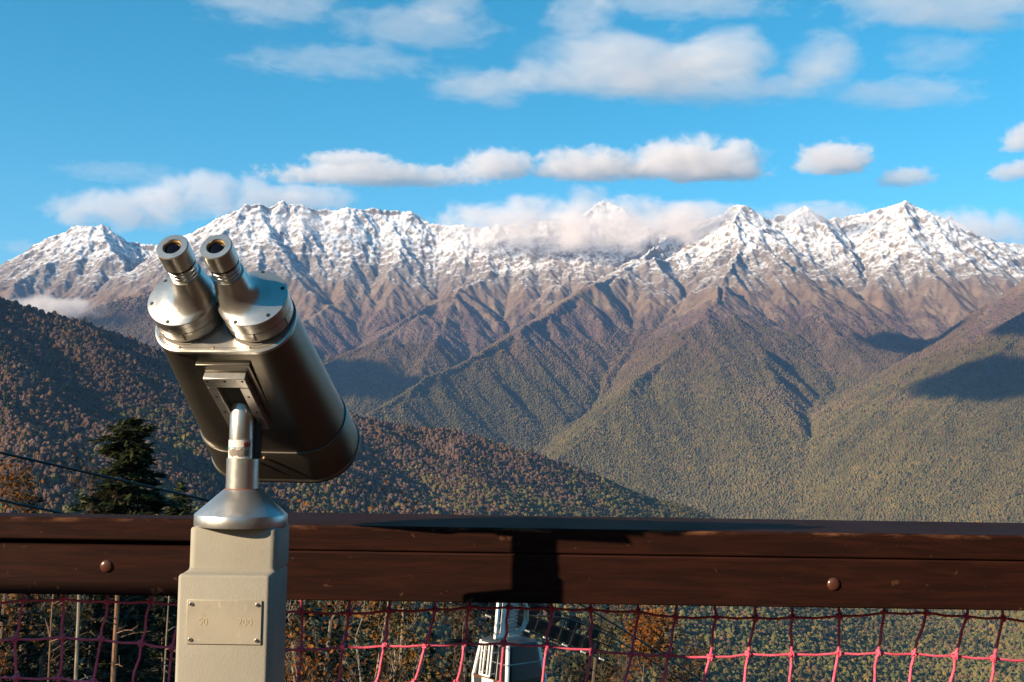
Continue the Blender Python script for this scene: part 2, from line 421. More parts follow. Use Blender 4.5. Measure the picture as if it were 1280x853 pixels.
def wood_mat(name, dark, light, rough=.32, stretch=(1, 12, 12), scale=7, coat=.3):
    m, nt, b, out = new_mat(name)
    p = N(nt, 'ShaderNodeVectorMath', operation='MULTIPLY', inp={0: tc(nt), 1: stretch}).outputs[0]
    g = NOISE(nt, p, scale, 7, .65, .6); g2 = NOISE(nt, p, scale * 5, 4, .6); w = NOISE(nt, tc(nt), 4, 4, .6)
    c = MIX(nt, SS(nt, g, .35, .7), dark, light)
    c = MIX(nt, MA(nt, 'MULTIPLY', SS(nt, NOISE(nt, tc(nt), 46, 3, .6), .67, .73), .5), c, (.10, .045, .025))
    wz = N(nt, 'ShaderNodeSeparateXYZ', inp={0: nt.nodes.new('ShaderNodeNewGeometry').outputs['Position']}).outputs[2]
    wear = MA(nt, 'MULTIPLY', MA(nt, 'MULTIPLY', SS(nt, wz, 1.1085, 1.1155), SS(nt, wz, 1.1192, 1.1178)), SS(nt, NOISE(nt, N(nt, 'ShaderNodeVectorMath', operation='MULTIPLY', inp={0: tc(nt), 1: (1, 4, 4)}).outputs[0], 13, 7, .75), .47, .66))
    c = MIX(nt, MA(nt, 'MULTIPLY', wear, .8), c, (.13, .055, .026))
    nt.links.new(c, b.inputs['Base Color'])
    nt.links.new(MA(nt, 'ADD', rough, MA(nt, 'MULTIPLY', w, .3)), b.inputs['Roughness'])
    h = MA(nt, 'ADD', MA(nt, 'MULTIPLY', g, .6), MA(nt, 'MULTIPLY', g2, .4))
    bp = N(nt, 'ShaderNodeBump', inp={'Strength': .35, 'Distance': .004, 'Height': h}); nt.links.new(bp.outputs[0], b.inputs['Normal'])
    b.inputs['Specular IOR Level'].default_value = .10
    return m
M_ALU = metal_mat('satin_aluminium', (.60, .575, .53), .31, 90, .08, .88, dirt=(.38, .33, .27))
M_ALU2 = metal_mat('brushed_aluminium', (.58, .565, .535), .36, 140, .06, .9)
M_BODY = metal_mat('painted_silver_body', (.19, .172, .145), .36, 40, .07, .88, dirt=(.17, .15, .125))
M_BLACK = flat_mat('black_rubber', (.012, .012, .013), .5)
M_HOLE = flat_mat('dark_recess', (.006, .006, .006), .7)
M_LENS = flat_mat('lens_glass', (.003, .002, .004), .04, 0, .25)
M_GOLD = flat_mat('brass_ring', (.40, .26, .10), .5, .6)
M_WOOD = wood_mat('dark_stained_wood', (.0120, .0036, .0022), (.026, .0072, .0040), .60)
M_DECK = wood_mat('deck_planks', (.040, .024, .017), (.065, .039, .027), .65, (12, 1, 12), 5)
M_NUT = flat_mat('painted_bolt', (.07, .024, .014), .28, 0, .6)

# pedestal paint: hammered grey-beige, rust chips along the upper edge
def pedestal_mat():
    m, nt, b, out = new_mat('hammered_paint')
    p = tc(nt); n = NOISE(nt, p, 9, 5, .6); ham = NOISE(nt, p, 330, 3, .6)
    c = MIX(nt, SS(nt, n, .3, .7), (.285, .262, .212), (.325, .302, .25))
    c = MIX(nt, MA(nt, 'MULTIPLY', SS(nt, NOISE(nt, p, 70, 4, .6), .66, .75), .45), c, (.30, .25, .18))
    geo = nt.nodes.new('ShaderNodeNewGeometry')
    edge = SS(nt, geo.outputs['Pointiness'], .56, .62)
    chip = MA(nt, 'MULTIPLY', edge, SS(nt, NOISE(nt, p, 55, 4, .7), .60, .66))
    c = MIX(nt, chip, c, (.33, .11, .03))
    nt.links.new(c, b.inputs['Base Color']); b.inputs['Roughness'].default_value = .6; b.inputs['Specular IOR Level'].default_value = .12
    bp = N(nt, 'ShaderNodeBump', inp={'Strength': .20, 'Distance': .002, 'Height': ham}); nt.links.new(bp.outputs[0], b.inputs['Normal'])
    return m
M_PED = pedestal_mat()

# ------------------------------------------------------------------ deck
PX, PY = -.4062, 1.780                              # axis of the viewer's column
mb = MB(); x = -6.0
while x < 3.0:
    mb.box((x, -5.0, -.045), (x + .138, 2.42, 0)); x += .145
deck = mb.build('deck_floor', M_DECK, bevel=.004, loc=(0, 0, 0)); tag(deck, kind='structure')
mb = MB()
for y in (-4.8, -2.6, -.4, 1.2, 2.2): mb.box((-6, y, -.25), (3.2, y + .1, -.047))
for x in (-5.5, -2.5, .8, 3.0):
    for y in (-4.5, 2.12): mb.box((x, y, -8), (x + .16, y + .16, -.252))
sub = mb.build('deck_support', M_WOOD); tag(sub, kind='structure')

# ------------------------------------------------------------------ railing
ZT, ZS, ZB = 1.1190, 1.0737, .9883
JX = -.50
rail = empty('wooden_railing', (0, 2.05, 0), 'dark brown stained wooden handrail with two dome headed bolts', 'railing')
mb = MB().box((JX + .002, 2.064, ZS + .0015), (3.22, 2.352, ZT)); mb.build('cap_board', M_WOOD, rail, .004, 3)
mb = MB().box((-4.6, 2.149, ZS + .004), (JX - .002, 2.235, ZT)); mb.build('cap_board', M_WOOD, rail, .004, 3)
mb = MB().box((JX + .002, 2.0655, ZB), (3.22, 2.115, ZS)); mb.build('lower_board', M_WOOD, rail, .003, 2)
mb = MB().box((-4.6, 2.1505, .979), (JX - .002, 2.20, ZS - .004)); mb.build('lower_board', M_WOOD, rail, .003, 2)
MB().box((-4.6, 2.203, .985), (JX - .06, 2.232, 1.10)).build('backing_board', M_WOOD, rail)
for x in (JX - .055, 2.15, 3.08, -2.5, -4.5):
    MB().box((x, 2.235, -.4), (x + .11, 2.345, ZS - .002)).build('post', M_WOOD, rail, .004)
for q in ((133, 708, 2.1505), (1042, 730.5, 2.0655)):
    p = P(*q); mb = MB().lathe(p, (0, -1, 0), [(-.002, .0118), (.0006, .0116), (.0022, .0106), (.0038, .0082), (.0047, .0048), (.0050, .002)], 28)
    b_ = mb.build('bolt', M_NUT, rail)

# ------------------------------------------------------------------ net
def rope_mat():
    m, nt, b, out = new_mat('red_pink_rope')
    p = tc(nt)
    c = MIX(nt, SS(nt, NOISE(nt, p, 60, 3, .6), .3, .7), (.60, .068, .135), (.72, .125, .205))
    nt.links.new(c, b.inputs['Base Color']); b.inputs['Roughness'].default_value = .65
    v = nt.nodes.new('ShaderNodeTexVoronoi'); nt.links.new(p, v.inputs['Vector']); v.inputs['Scale'].default_value = 620
    bp = N(nt, 'ShaderNodeBump', inp={'Strength': .6, 'Distance': .0015, 'Height': v.outputs['Distance']}); nt.links.new(bp.outputs[0], b.inputs['Normal'])
    return m
M_ROPE = rope_mat()
rnd = random.Random(5)
for x0_, x1_ in ((-4.6, JX - .06), (JX + .06, 3.22)):
    for z0_, z1_ in ((.12, .405), (.415, .70)): MB().box((x0_, 2.185, z0_), (x1_, 2.232, z1_)).build('reflection_board', M_WOOD, rail, .003)  # unseen boards added so the body reflects dark wood instead of pink rope
def net_node(i, j):
    r = random.Random(i * 131 + j * 17 + 3)
    x = -.069 + i * .0762 - j * .0110 * (1 if i > -8 else .4) + r.uniform(-.005, .005) - .006 * math.sin(j * 1.1 + i)
    z = .9535 - j * .0702 + .007 * math.sin(i * .62 + 1.0 + j * .5) + r.uniform(-.003, .003)
    return Vector((x, 2.205 + r.uniform(-.004, .004) + .010 * math.sin(i * .4 + j * .7), z))
mb = MB()
I0, I1, J1 = -33, 42, 3
for i in range(I0, I1 + 1):
    top = net_node(i, 0) + Vector((0, 0, .07)); pts = [top]
    for j in range(J1 + 1):
        a = net_node(i, j); q = pts[-1]; r = random.Random(i * 7 + j)
        pts += [q.lerp(a, .35) + Vector((r.uniform(-.003, .003), 0, 0)), q.lerp(a, .7) + Vector((r.uniform(-.003, .003), 0, 0)), a]
    mb.tube(pts, .0027, 6)
for j in range(J1 + 1):
    pts = []
    for i in range(I0, I1 + 1):
        a = net_node(i, j)
        if pts: pts.append(pts[-1].lerp(a, .5) + Vector((0, 0, -.0025)))
        pts.append(a)
    mb.tube(pts, .0025, 6)
for i in range(I0, I1 + 1):
    for j in range(J1 + 1):
        a = net_node(i, j); r = random.Random(i * 3 + j * 91)
        for k in range(3):                              # the knot: three short wraps of rope
            d = Vector((r.uniform(-1, 1), r.uniform(-.4, .4), r.uniform(-1, 1))).normalized()
            e = d.orthogonal()
            loop = [a + d * (.0026 * (k - 1)) + (e * math.cos(t) + d.cross(e) * math.sin(t)) * .0040 for t in [2 * PI * q / 7 for q in range(8)]]
            mb.tube(loop, .0023, 5)
net = mb.build('rope_net', M_ROPE, loc=(0, 2.205, .1), ang=80)
tag(net, 'red pink knotted rope net hanging below the wooden handrail', 'net')

# ------------------------------------------------------------------ the viewer
V = empty('mounted_binoculars', (PX, PY, 0), 'silver mounted binoculars tilted down on a beige metal pedestal', 'binoculars')
# pedestal: lower cover, stepped upper box
XL, XR = -.4747, -.3417
def rring(x0, x1, y0, y1, z, r, n=6):
    out = []
    for cx, cy_, a0 in ((x1 - r, y0 + r, -PI / 2), (x1 - r, y1 - r, 0), (x0 + r, y1 - r, PI / 2), (x0 + r, y0 + r, PI)):
        for k in range(n + 1):
            a = a0 + PI / 2 * k / n; out.append((cx + r * math.cos(a), cy_ + r * math.sin(a), z))
    return out
mb = MB()
yf, yb = 1.6930, 1.8265
rr = [rring(XL, XR, yf, yb, z, .006) for z in (.012, 1.0745)]
rr += [rring(XL + .0015, XR - .0015, yf + .0015, yb - .001, 1.0775, .006), rring(XL + .004, XR - .002, yf + .006, yb - .001, 1.0785, .008)]
rr += [rring(XL + .0035, XR - .0005, yf + .036, yb, 1.0800, .010), rring(XL + .0035, XR, yf + .039, yb + .008, 1.0830, .011)]
mb.loft(rr, True, True)
ped = mb.build('pedestal', M_PED, V, ang=50)
mb = MB().loft([rring(XL + .0035, XR + .0005, yf + .040, yb + .009, 1.0815, .011), rring(XL + .0035, XR + .0005, yf + .040, yb + .009, 1.1385, .011),
                rring(XL + .005, XR - .001, yf + .0415, yb + .0075, 1.1412, .010), rring(XL + .009, XR - .005, yf + .0455, yb + .0035, 1.1420, .008)])
mb.build('pedestal_head', M_PED, V, ang=50)
mb = MB().box((XL - .06, yf - .05, 0), (XR + .06, yb + .05, .012)); mb.build('base_plate', M_PED, V, .003)
# name plate with worn lettering
c0 = P(234.5, 749.5, yf); c1 = P(326, 806, yf)
px0, px1, pz0, pz1 = c0.x, c1.x, c1.z, c0.z
M_PLATE = metal_mat('worn_plate', (.52, .46, .36), .42, 30, .08, .55, dirt=(.44, .37, .26))
plate = MB().box((px0, yf - .0022, pz0), (px1, yf - .0002, pz1)).build('name_plate', M_PLATE, ped, .0004)
M_RIV = metal_mat('rivet_steel', (.62, .58, .55), .25)
for x_ in (px0 + .006, px1 - .006):
    for z_ in (pz0 + .006, pz1 - .006):
        MB().lathe((x_, yf - .0021, z_), (0, -1, 0), [(0, .0031), (.0012, .0029), (.0024, .0018), (.0024, .0012), (.0014, .001)], 18).build('rivet', M_RIV, plate)
M_FADE = flat_mat('faded_print', (.43, .355, .225), .5)
def text_mesh(body, size, loc, rot, mat, name, parent, depth=.0002):
    cu = bpy.data.curves.new(name, 'FONT'); cu.body = body; cu.size = size; cu.extrude = depth; cu.align_x = 'CENTER'; cu.align_y = 'CENTER'
    t = bpy.data.objects.new(name, cu); COL.objects.link(t)
    dg = bpy.context.evaluated_depsgraph_get(); me = bpy.data.meshes.new_from_object(t.evaluated_get(dg))
    bpy.data.objects.remove(t)
    o = bpy.data.objects.new(name, me); COL.objects.link(o); me.materials.clear(); me.materials.append(mat)
    o.parent = parent; o.rotation_euler = rot; o.location = Vector(loc) - parent_loc(parent)
    return o
pw = px1 - px0; ph = pz1 - pz0
for body, u, v, sz in (('50', .22, .50, .0145), ('200', .78, .50, .0145)):
    text_mesh(body, sz, (px0 + pw * u, yf - .0024, pz0 + ph * v), (PI / 2, 0, 0), M_FADE, 'lettering', plate)

# base cone, sleeve, pole, dark plate for its shaded side, sticker
mb = MB().lathe((PX, PY, 1.1420), (0, 0, 1), [(0, .0688), (.0008, .0692), (.0165, .0692), (.0172, .0688), (.0545, .0262), (.0550, .0246)], 72)
mb.build('base_cone', M_ALU2, V)
M_RUST = flat_mat('rust_ring', (.28, .06, .02), .8, 0, .2, .4, 90)
MB().lathe((PX, PY, 1.1955), (0, 0, 1), [(0, .0262), (.0012, .0258), (.0022, .0243)], 48).build('rust_ring', M_RUST, V)
pole = MB().lathe((PX, PY, 1.1968), (0, 0, 1), [(0, .0243), (.0455, .0243), (.0463, .0236), (.0463, .0188)], 56).build('sleeve', M_ALU, V)
PXu = PX - .0025
mb = MB().lathe((PXu, PY - .003, 1.2425), (0, 0, 1), [(0, .0178), (.0295, .0178), (.0300, .0182), (.0830, .0182), (.086, .0168), (.0868, .012)], 56)
pole = mb.build('pole', M_ALU, V)
M_POLESHADE = flat_mat('pole_shade_dark', (.055, .06, .066), .45, .6)
MB().box((PXu - .012, PY + .006, 1.2430), (PXu + .0265, PY + .020, 1.336)).build('pole_shade_plate', M_POLESHADE, V, .002)  # dark plate stands in for the pole's flat side in shadow
M_PAPER = flat_mat('torn_paper', (.62, .60, .55), .7, 0, .3, .1, 60)
M_TORN = flat_mat('torn_grey', (.23, .20, .165), .8, 0, .2, .25, 90)
M_TEAL = flat_mat('teal_print', (.02, .32, .33), .6); M_REDP = flat_mat('red_print', (.42, .08, .05), .6)
def patch(pts, r, name, mat, parent, n=1):
    # pts: (angle in degrees from straight ahead, z) laid on the pole
    mb = MB(); a_ = []; b_ = []
    for a, z in pts:
        for lst, rad in ((a_, r), (b_, r - .0008)):
            lst.append((PXu + rad * math.sin(R(a)), PY - .003 - rad * math.cos(R(a)), z))
    k = len(a_); mb.add(a_ + b_, [tuple(range(k)), tuple(reversed(range(k, 2 * k)))] + [(i, (i + 1) % k, (i + 1) % k + k, i + k) for i in range(k)])
    return mb.build(name, mat, parent, smooth=False)
def strip(z0f, z1f, a0, a1, r, name, mat, parent, n=14):
    mb = MB(); lo = []; rings = []
    for i in range(n + 1):
        a = a0 + (a1 - a0) * i / n; u = i / n
        def pt(rad, z): return (PXu + rad * math.sin(R(a)), PY - .003 - rad * math.cos(R(a)), z)
        rings.append([pt(r, z0f(u)), pt(r, z1f(u)), pt(r - .0006, z1f(u)), pt(r - .0006, z0f(u))])
    mb.loft(rings); return mb.build(name, mat, parent)
jag = lambda u, s: .0012 * math.sin(u * 17 + s) + .0008 * math.sin(u * 41 + 2 * s)
stk = strip(lambda u: 1.2432, lambda u: 1.2708, -78, 62, .0187, 'sticker', M_PAPER, V)
strip(lambda u: 1.2468 + jag(u, 1), lambda u: 1.2570 + jag(u, 3), -52, 50, .0191, 'torn_patch', M_TORN, stk)
strip(lambda u: 1.2585 + jag(u, 4) * .4, lambda u: 1.2600 + jag(u, 2) * .5, -62, 56, .0192, 'tear_line', flat_mat('tear_blue', (.25, .30, .36), .7), stk)
strip(lambda u: 1.2608 + jag(u, 5) * .4, lambda u: 1.2675 + jag(u, 6), 24, 60, .01925, 'tear_red', M_REDP, stk, 8)
strip(lambda u: 1.2562, lambda u: 1.2600, -78, -54, .01925, 'teal_corner', M_TEAL, stk, 5)

# binocular frame: b sideways, c up through the body, s along the barrels
YAW, TILT = R(7.5), R(32.5)
av = Vector((math.sin(YAW) * math.cos(TILT), math.cos(YAW) * math.cos(TILT), -math.sin(TILT)))
bv = Vector((math.cos(YAW), -math.sin(YAW), 0)); cv = bv.cross(av)
KB = 1.027
N0 = P(272, 440, 1.666) + cv * .052 * KB
def S(b, c, s): return N0 + (bv * b + cv * c + av * s) * KB
def sring(w, h, r, s, n=12):
    out = []; x = w / 2 - r; y = h / 2 - r
    for cx, cz, a0 in ((x, y, 0), (-x, y, PI / 2), (-x, -y, PI), (x, -y, 3 * PI / 2)):
        for k in range(n + 1):
            a = a0 + PI / 2 * k / n; out.append(S(cx + r * math.cos(a), cz + r * math.sin(a), s))
    return out
rings = [sring(.200 + .034 * t, .104 + .020 * t, .046 + .014 * t, .004 + .246 * t) for t in (0, .04, .2, .4, .6, .8, .98, 1)]
body = MB().loft(rings).build('body', M_BODY, V, ang=30)
MB().loft([sring(.199, .103, .046, -.0035), sring(.204, .108, .0485, -.002), sring(.204, .108, .0485, .003), sring(.2005, .1045, .0465, .0045)]).build('end_plate', M_ALU, body, ang=30)
M_LINE = flat_mat('scribed_line', (.16, .14, .12), .6)
def ringband(w, h, r, s0, s1, th):
    mb = MB(); a = sring(w, h, r, s0); b = sring(w - 2 * th, h - 2 * th, r - th, s0); a2 = sring(w, h, r, s1); b2 = sring(w - 2 * th, h - 2 * th, r - th, s1)
    mb.loft([a, a2, b2, b, a], False, False); return mb
ringband(.192, .096, .0425, -.0042, -.0034, .0007).build('edge_groove', M_LINE, body)
M_SCREW = flat_mat('brass_screw', (.30, .22, .13), .4, .8)
for bx, cz in ((-.055, -.0475), (-.006, -.0475), (.047, -.0475), (-.0885, -.030), (.0895, -.028), (-.09, .028), (.06, .046), (-.06, .046)):
    MB().lathe(S(bx, cz, -.0032), -av, [(0, .0024), (.0010, .0022), (.0012, .0012), (.0006, .001)], 14).build('screw', M_SCREW, body)
# front hood with its rim
hd = MB().loft([sring(.2345, .1245, .0605, .2500), sring(.2385, .1285, .0625, .2502), sring(.2395, .1295, .063, .2515), sring(.2450, .1360, .0655, .325), sring(.2500, .1390, .067, .3270), sring(.2515, .1405, .0677, .3300),
                sring(.2500, .1390, .067, .3330), sring(.240, .129, .062, .3330), sring(.238, .127, .061, .300)], False, True).build('hood', M_BODY, V, ang=30)
for sx in (-1, 1):
    MB().lathe(S(.059 * sx, 0, .296), av, [(0, .054), (.012, .054), (.013, .050), (.008, .049), (.006, .02), (.006, .001)], 40).build('objective_lens', M_LENS, hd)
for bx in (-.030, -.002):
    MB().lathe(S(bx, -.0665, .262), -cv, [(0, .004), (.003, .0038), (.004, .002)], 12).build('screw', M_SCREW, hd)
# bracket under the body
zc = -.052
def bottom(t): return -(.104 + .020 * t) / 2
BX = .0005
mb = MB()
fr = lambda b, s, c: S(b, c, s)
t0 = bottom(.2); t1 = bottom(.75)
mb.box((BX - .040, .024, t0 - .004), (BX + .040, .185, t0 + .006), fr)
sad = mb.build('saddle_plate', M_BODY, V, .001)
mb = MB(); e0 = t0 - .0165; e1 = t0 - .0045
mb.box((BX - .031, .040, e0), (BX + .031, .062, e1), fr)
mb.box((BX - .031, .0622, e0), (BX - .0165, .172, e1), fr); mb.box((BX + .0165, .0622, e0), (BX + .031, .172, e1), fr)
brk = mb.build('bracket', M_ALU, V, .0012)
MB().box((BX - .0163, .0624, t0 - .0075), (BX + .0163, .1715, t0 - .0046), fr).build('recess', M_HOLE, brk)
for bx, s_ in ((-.026, .046), (0, .046), (.026, .046), (-.024, .085), (.024, .085), (-.024, .125), (.024, .125)):
    MB().lathe(S(BX + bx, e0 + .0002, s_), -cv, [(0, .0022), (.0006, .002), (.0008, .001)], 12).build('screw', M_HOLE, brk)
# the two eyepieces
for sx in (-1, 1):
    hb_ = .0512 * sx; c_ = .007; off = (-.0215 * sx) ; offc = .003
    O = S(hb_, c_, -.0040)
    def lp(s, r, k): return (s, r, tuple(bv * (off * k) + cv * (offc * k)))
    hou = MB().lathe(O, -av, [lp(0, .0475, 0), lp(.006, .0475, 0), lp(.0065, .0492, 0), lp(.021, .0492, 0), lp(.0213, .0480, 0), lp(.0228, .0480, 0), lp(.0231, .0496, 0), lp(.0335, .0496, 0), lp(.0337, .0487, 0), lp(.035, .0487, 0), lp(.0353, .0506, 0), lp(.0430, .0508, 0)], 72).build('prism_housing', M_ALU, V, ang=30)
    cap = MB().lathe(O, -av, [lp(.0430, .0508, 0), lp(.0441, .0501, .0), lp(.0480, .0400, .42), lp(.0500, .0364, .58), lp(.0555, .0318, .82), lp(.0640, .0278, .97), lp(.075, .0252, 1), lp(.088, .0236, 1.0), lp(.096, .0226, 1.0)], 72, cap0=True, cap1=True).build('housing_cap', M_ALU, hou, ang=28)
    MB().lathe(O, -av, [(-.0006, .0512), (.0006, .0512), (.0008, .0502), (.0004, .0495)], 64).build('base_groove', M_LINE, hou)
    for k, a in enumerate((15, 75, 135, 200, 260, 320)):                   # screw holes of the cap and slots of the ring
        u = (-av).cross(Vector((0, 0, 1))).normalized(); w_ = (-av).cross(u)
        d = u * math.cos(R(a)) + w_ * math.sin(R(a))
        p = O - av * .0452 + d * .0468 + bv * off * .13 + cv * offc * .13
        nn = (d * .36 - av * .93).normalized()
        MB().lathe(p - nn * .0005, nn, [(0, .0031), (.0009, .0030), (.0010, .0024)], 14).build('screw_hole', M_HOLE, cap)
        d2 = u * math.cos(R(a + 22)) + w_ * math.sin(R(a + 22)); tt = d2.cross(av)
        q = O - av * .0140 + d2 * .0490
        MB().box((-.0013, -.0062, -.0005), (.0013, .0062, .0008), lambda x, y, z: q + tt * x + av * y + d2 * z).build('ring_slot', M_LINE, hou)
    ex = bv * off + cv * offc
    E = O + ex
    eye = MB().lathe(E, -av, [(.094, .0205), (.0985, .0205), (.099, .0198), (.1005, .0198), (.101, .0205), (.105, .0205), (.1055, .0196), (.108, .0196), (.1085, .0208), (.1125, .0208), (.113, .0200), (.118, .0200)], 56).build('eyepiece', M_ALU, V, ang=30)
    MB().lathe(E, -av, [(.1175, .0217), (.1205, .0219), (.1215, .0213)], 56).build('rubber_ring', M_BLACK, eye)
    MB().lathe(E, -av, [(.1210, .0212), (.1215, .0224), (.1500, .0224), (.1515, .0212), (.1518, .0132), (.1508, .0126), (.1470, .0124)], 64, cap1=False).build('eye_cup', M_ALU, eye, ang=30)
    MB().lathe(E, -av, [(.1450, .0126), (.1490, .0124), (.1491, .0117), (.1465, .0112)], 48, cap1=False).build('brass_ring', M_GOLD, eye)
    MB().lathe(E, -av, [(.1440, .0118), (.1462, .0114), (.1476, .0092), (.1484, .0055), (.1487, .0008)], 40).build('lens', M_LENS, eye)

# board added out of view on the left to shade that end of the net
mb = MB()
ib = empty('shade_board', (-2.7, 1.0, 0), 'tall dark brown wooden board added out of view to shade the left end of the net', 'sign')
MB().box((-3.30, .98, .25), (-2.235, 1.02, 1.795)).build('panel', M_WOOD, ib, .004)
for x_ in (-3.30, -2.37): MB().box((x_, 1.022, 0), (x_ + .10, 1.11, 1.70)).build('post', M_WOOD, ib, .004)

# unseen dark hut added right of the deck to cut sky light on the pedestal
M_TIMBER = wood_mat('dark_timber_wall', (.020, .012, .008), (.038, .022, .014), .7, (3, 3, 14), 4)
hut = empty('sky_shade_hut', (6.2, -1.7, -.4), 'unseen dark brown timber hut added to block sky light right of the viewing deck', 'hut')
mb = MB()
for k in range(16): mb.box((3.25, -6.0, -.4 + k * .30), (3.37, 2.6, -.4 + k * .30 + .285)); mb.box((3.372, 2.48, -.4 + k * .30), (9.0, 2.6, -.4 + k * .30 + .285))
mb.build('wall', M_TIMBER, hut, .006)
MB().box((3.374, -5.99, -.4), (9.0, 2.478, 4.38)).build('inner_wall', M_TIMBER, hut)
mb = MB().add([(2.7, -6.6, 4.30), (9.6, -6.6, 4.30), (9.6, 3.2, 4.30), (2.7, 3.2, 4.30), (2.7, -6.6, 4.45), (9.6, -6.6, 4.45), (9.6, 3.2, 4.45), (2.7, 3.2, 4.45), (6.15, -6.6, 6.6), (6.15, 3.2, 6.6)],
              [(0, 3, 2, 1), (0, 1, 5, 4), (2, 3, 7, 6), (1, 2, 6, 5), (3, 0, 4, 7), (4, 5, 8), (6, 7, 9), (5, 6, 9, 8), (7, 4, 8, 9)])
mb.build('roof', M_TIMBER, hut)

# ------------------------------------------------------------------ far woods: nobody could count these crowns (one object per wood)
def crown_mat(name):
    m, nt, b, out = new_mat(name)
    at = nt.nodes.new('ShaderNodeAttribute'); at.attribute_type = 'INSTANCER'; at.attribute_name = 'tint'
    n = NOISE(nt, tc(nt), 3.2, 3, .6)
    c = MIX(nt, 1.0, at.outputs['Color'], MIX(nt, SS(nt, n, .3, .7), (.8, .8, .8), (1.15, 1.15, 1.15)), 'MULTIPLY')
    nt.links.new(c, b.inputs['Base Color']); b.inputs['Roughness'].default_value = .9; b.inputs['Specular IOR Level'].default_value = .1
    bp = N(nt, 'ShaderNodeBump', inp={'Strength': 1.0, 'Distance': .5, 'Height': NOISE(nt, tc(nt), 5.0, 4, .7)}); nt.links.new(bp.outputs[0], b.inputs['Normal'])
    return m
def visible(x, y, z, slack):
    r = np.hypot(x, y); vis = np.ones(len(x), bool); ang = (z + slack - CAMZ) / r
    for f in np.linspace(.04, .985, 70):
        h = ground(x * f, y * f); vis &= ((h - CAMZ) / (r * f)) < ang
    return vis
def noise2(x, y, lam, seed, o=3): return fbm(x.astype(np.float32), y.astype(np.float32), lam, o, seed)
def wood(name, label, y0, y1, step, zmax, size, seed, slack, subdiv, cat='forest', xl=.57, var=1.0):
    rng = np.random.default_rng(seed)
    xs = np.arange(-xl * y1 - 200, xl * y1 + 200, step); ys = np.arange(y0, y1, step * .9)
    X, Y = np.meshgrid(xs, ys); X = X.ravel(); Y = Y.ravel()
    X = X + rng.uniform(-.5, .5, len(X)) * step; Y = Y + rng.uniform(-.5, .5, len(Y)) * step
    k = (np.abs(X) < xl * Y + 120); X = X[k]; Y = Y[k]
    Z = ground(X, Y); nb = noise2(X, Y, 900, 701); nm = noise2(X, Y, 170, 702); nf = noise2(X, Y, 45, 703)
    hz = Z + nb * 260 + nm * 120
    k = (hz < zmax) & visible(X, Y, Z, slack); k &= rng.uniform(0, 1, len(X)) < (.97 - .9 * np.clip((hz - zmax + 160) / 160, 0, 1))
    X, Y, Z, nb, nm, nf, hz = (a[k] for a in (X, Y, Z, nb, nm, nf, hz))
    n = len(X)
    pal = {'brown': (.108, .062, .038), 'rust': (.115, .064, .024), 'olive': (.118, .098, .030), 'yellow': (.155, .105, .026), 'green': (.082, .086, .028), 'dark': (.032, .038, .016), 'grey': (.096, .064, .054)}
    u = rng.uniform(0, 1, n)
    hb = WOOD_LINE(X, Y, Z) + nb * .7 + nm * .6          # low: green, high: bare and brown
    C = np.empty((n, 4), np.float32); C[:, 3] = 1
    def pick(mask, names, probs):
        idx = np.searchsorted(np.cumsum(probs), rng.uniform(0, .9999, mask.sum()))
        C[mask, :3] = np.array([pal[q] for q in names])[idx]
    hi = hb > .62; lo = hb < .30; mid = ~(hi | lo)
    pick(hi, ['brown', 'grey', 'rust', 'olive', 'dark'], [.66, .22, .10, .02, .0])
    pick(mid, ['brown', 'grey', 'rust', 'olive', 'yellow', 'green', 'dark'], [.34, .14, .12, .26, .06, .06, .02])
    pick(lo, ['olive', 'green', 'yellow', 'rust', 'brown', 'dark'], [.50, .22, .09, .05, .10, .04])
    blaze = (nf + nm > .62) & ~hi & (rng.uniform(0, 1, n) < .7); C[blaze, :3] = pal['yellow']
    C[:, :3] = C[:, :3] * (.45 + .55 * var) + (1 - var) * .55 * C[:, :3].mean(0) * (1 + .5 * nm[:, None]) if var < 1 else C[:, :3]
    C[:, :3] *= (1 + .55 * np.clip(nb + .6 * nf, -.6, .6))[:, None]
    C[:, :3] *= rng.uniform(1 - .14 * var, 1 + .14 * var, n)[:, None]
    SCL = np.stack([size * rng.uniform(.45, 1.05, n) ** 1.0 * rng.choice([1, 1, 1, 1.3], n)] * 3, 1); SCL[:, 2] *= rng.uniform(.85, 1.6, n); dk = rng.uniform(0, 1, n) < np.where(nm + nf > .3, .16 if var == 1 else .06, .02); SCL[dk] *= np.array([.62, .62, 1.7]); C[dk, :3] = np.array(pal['dark']) * .8
    me = bpy.data.meshes.new(name); me.vertices.add(n)
    me.vertices.foreach_set('co', np.stack([X, Y, Z + SCL[:, 2] * .55], 1).astype(np.float32).ravel())
    a = me.attributes.new('tint', 'FLOAT_COLOR', 'POINT'); a.data.foreach_set('color', C.ravel())
    a = me.attributes.new('size', 'FLOAT_VECTOR', 'POINT'); a.data.foreach_set('vector', SCL.astype(np.float32).ravel())
    a = me.attributes.new('turn', 'FLOAT_VECTOR', 'POINT'); a.data.foreach_set('vector', np.stack([rng.normal(0, .12, n), rng.normal(0, .12, n), rng.uniform(0, 6.28, n)], 1).astype(np.float32).ravel())
    o = bpy.data.objects.new(name, me); COL.objects.link(o); tag(o, label, kind='stuff')
    ng = bpy.data.node_groups.new(name, 'GeometryNodeTree')
    ng.interface.new_socket('Geometry', in_out='INPUT', socket_type='NodeSocketGeometry'); ng.interface.new_socket('Geometry', in_out='OUTPUT', socket_type='NodeSocketGeometry')
    gi = ng.nodes.new('NodeGroupInput'); go = ng.nodes.new('NodeGroupOutput')
    variants = ng.nodes.new('GeometryNodeGeometryToInstance')
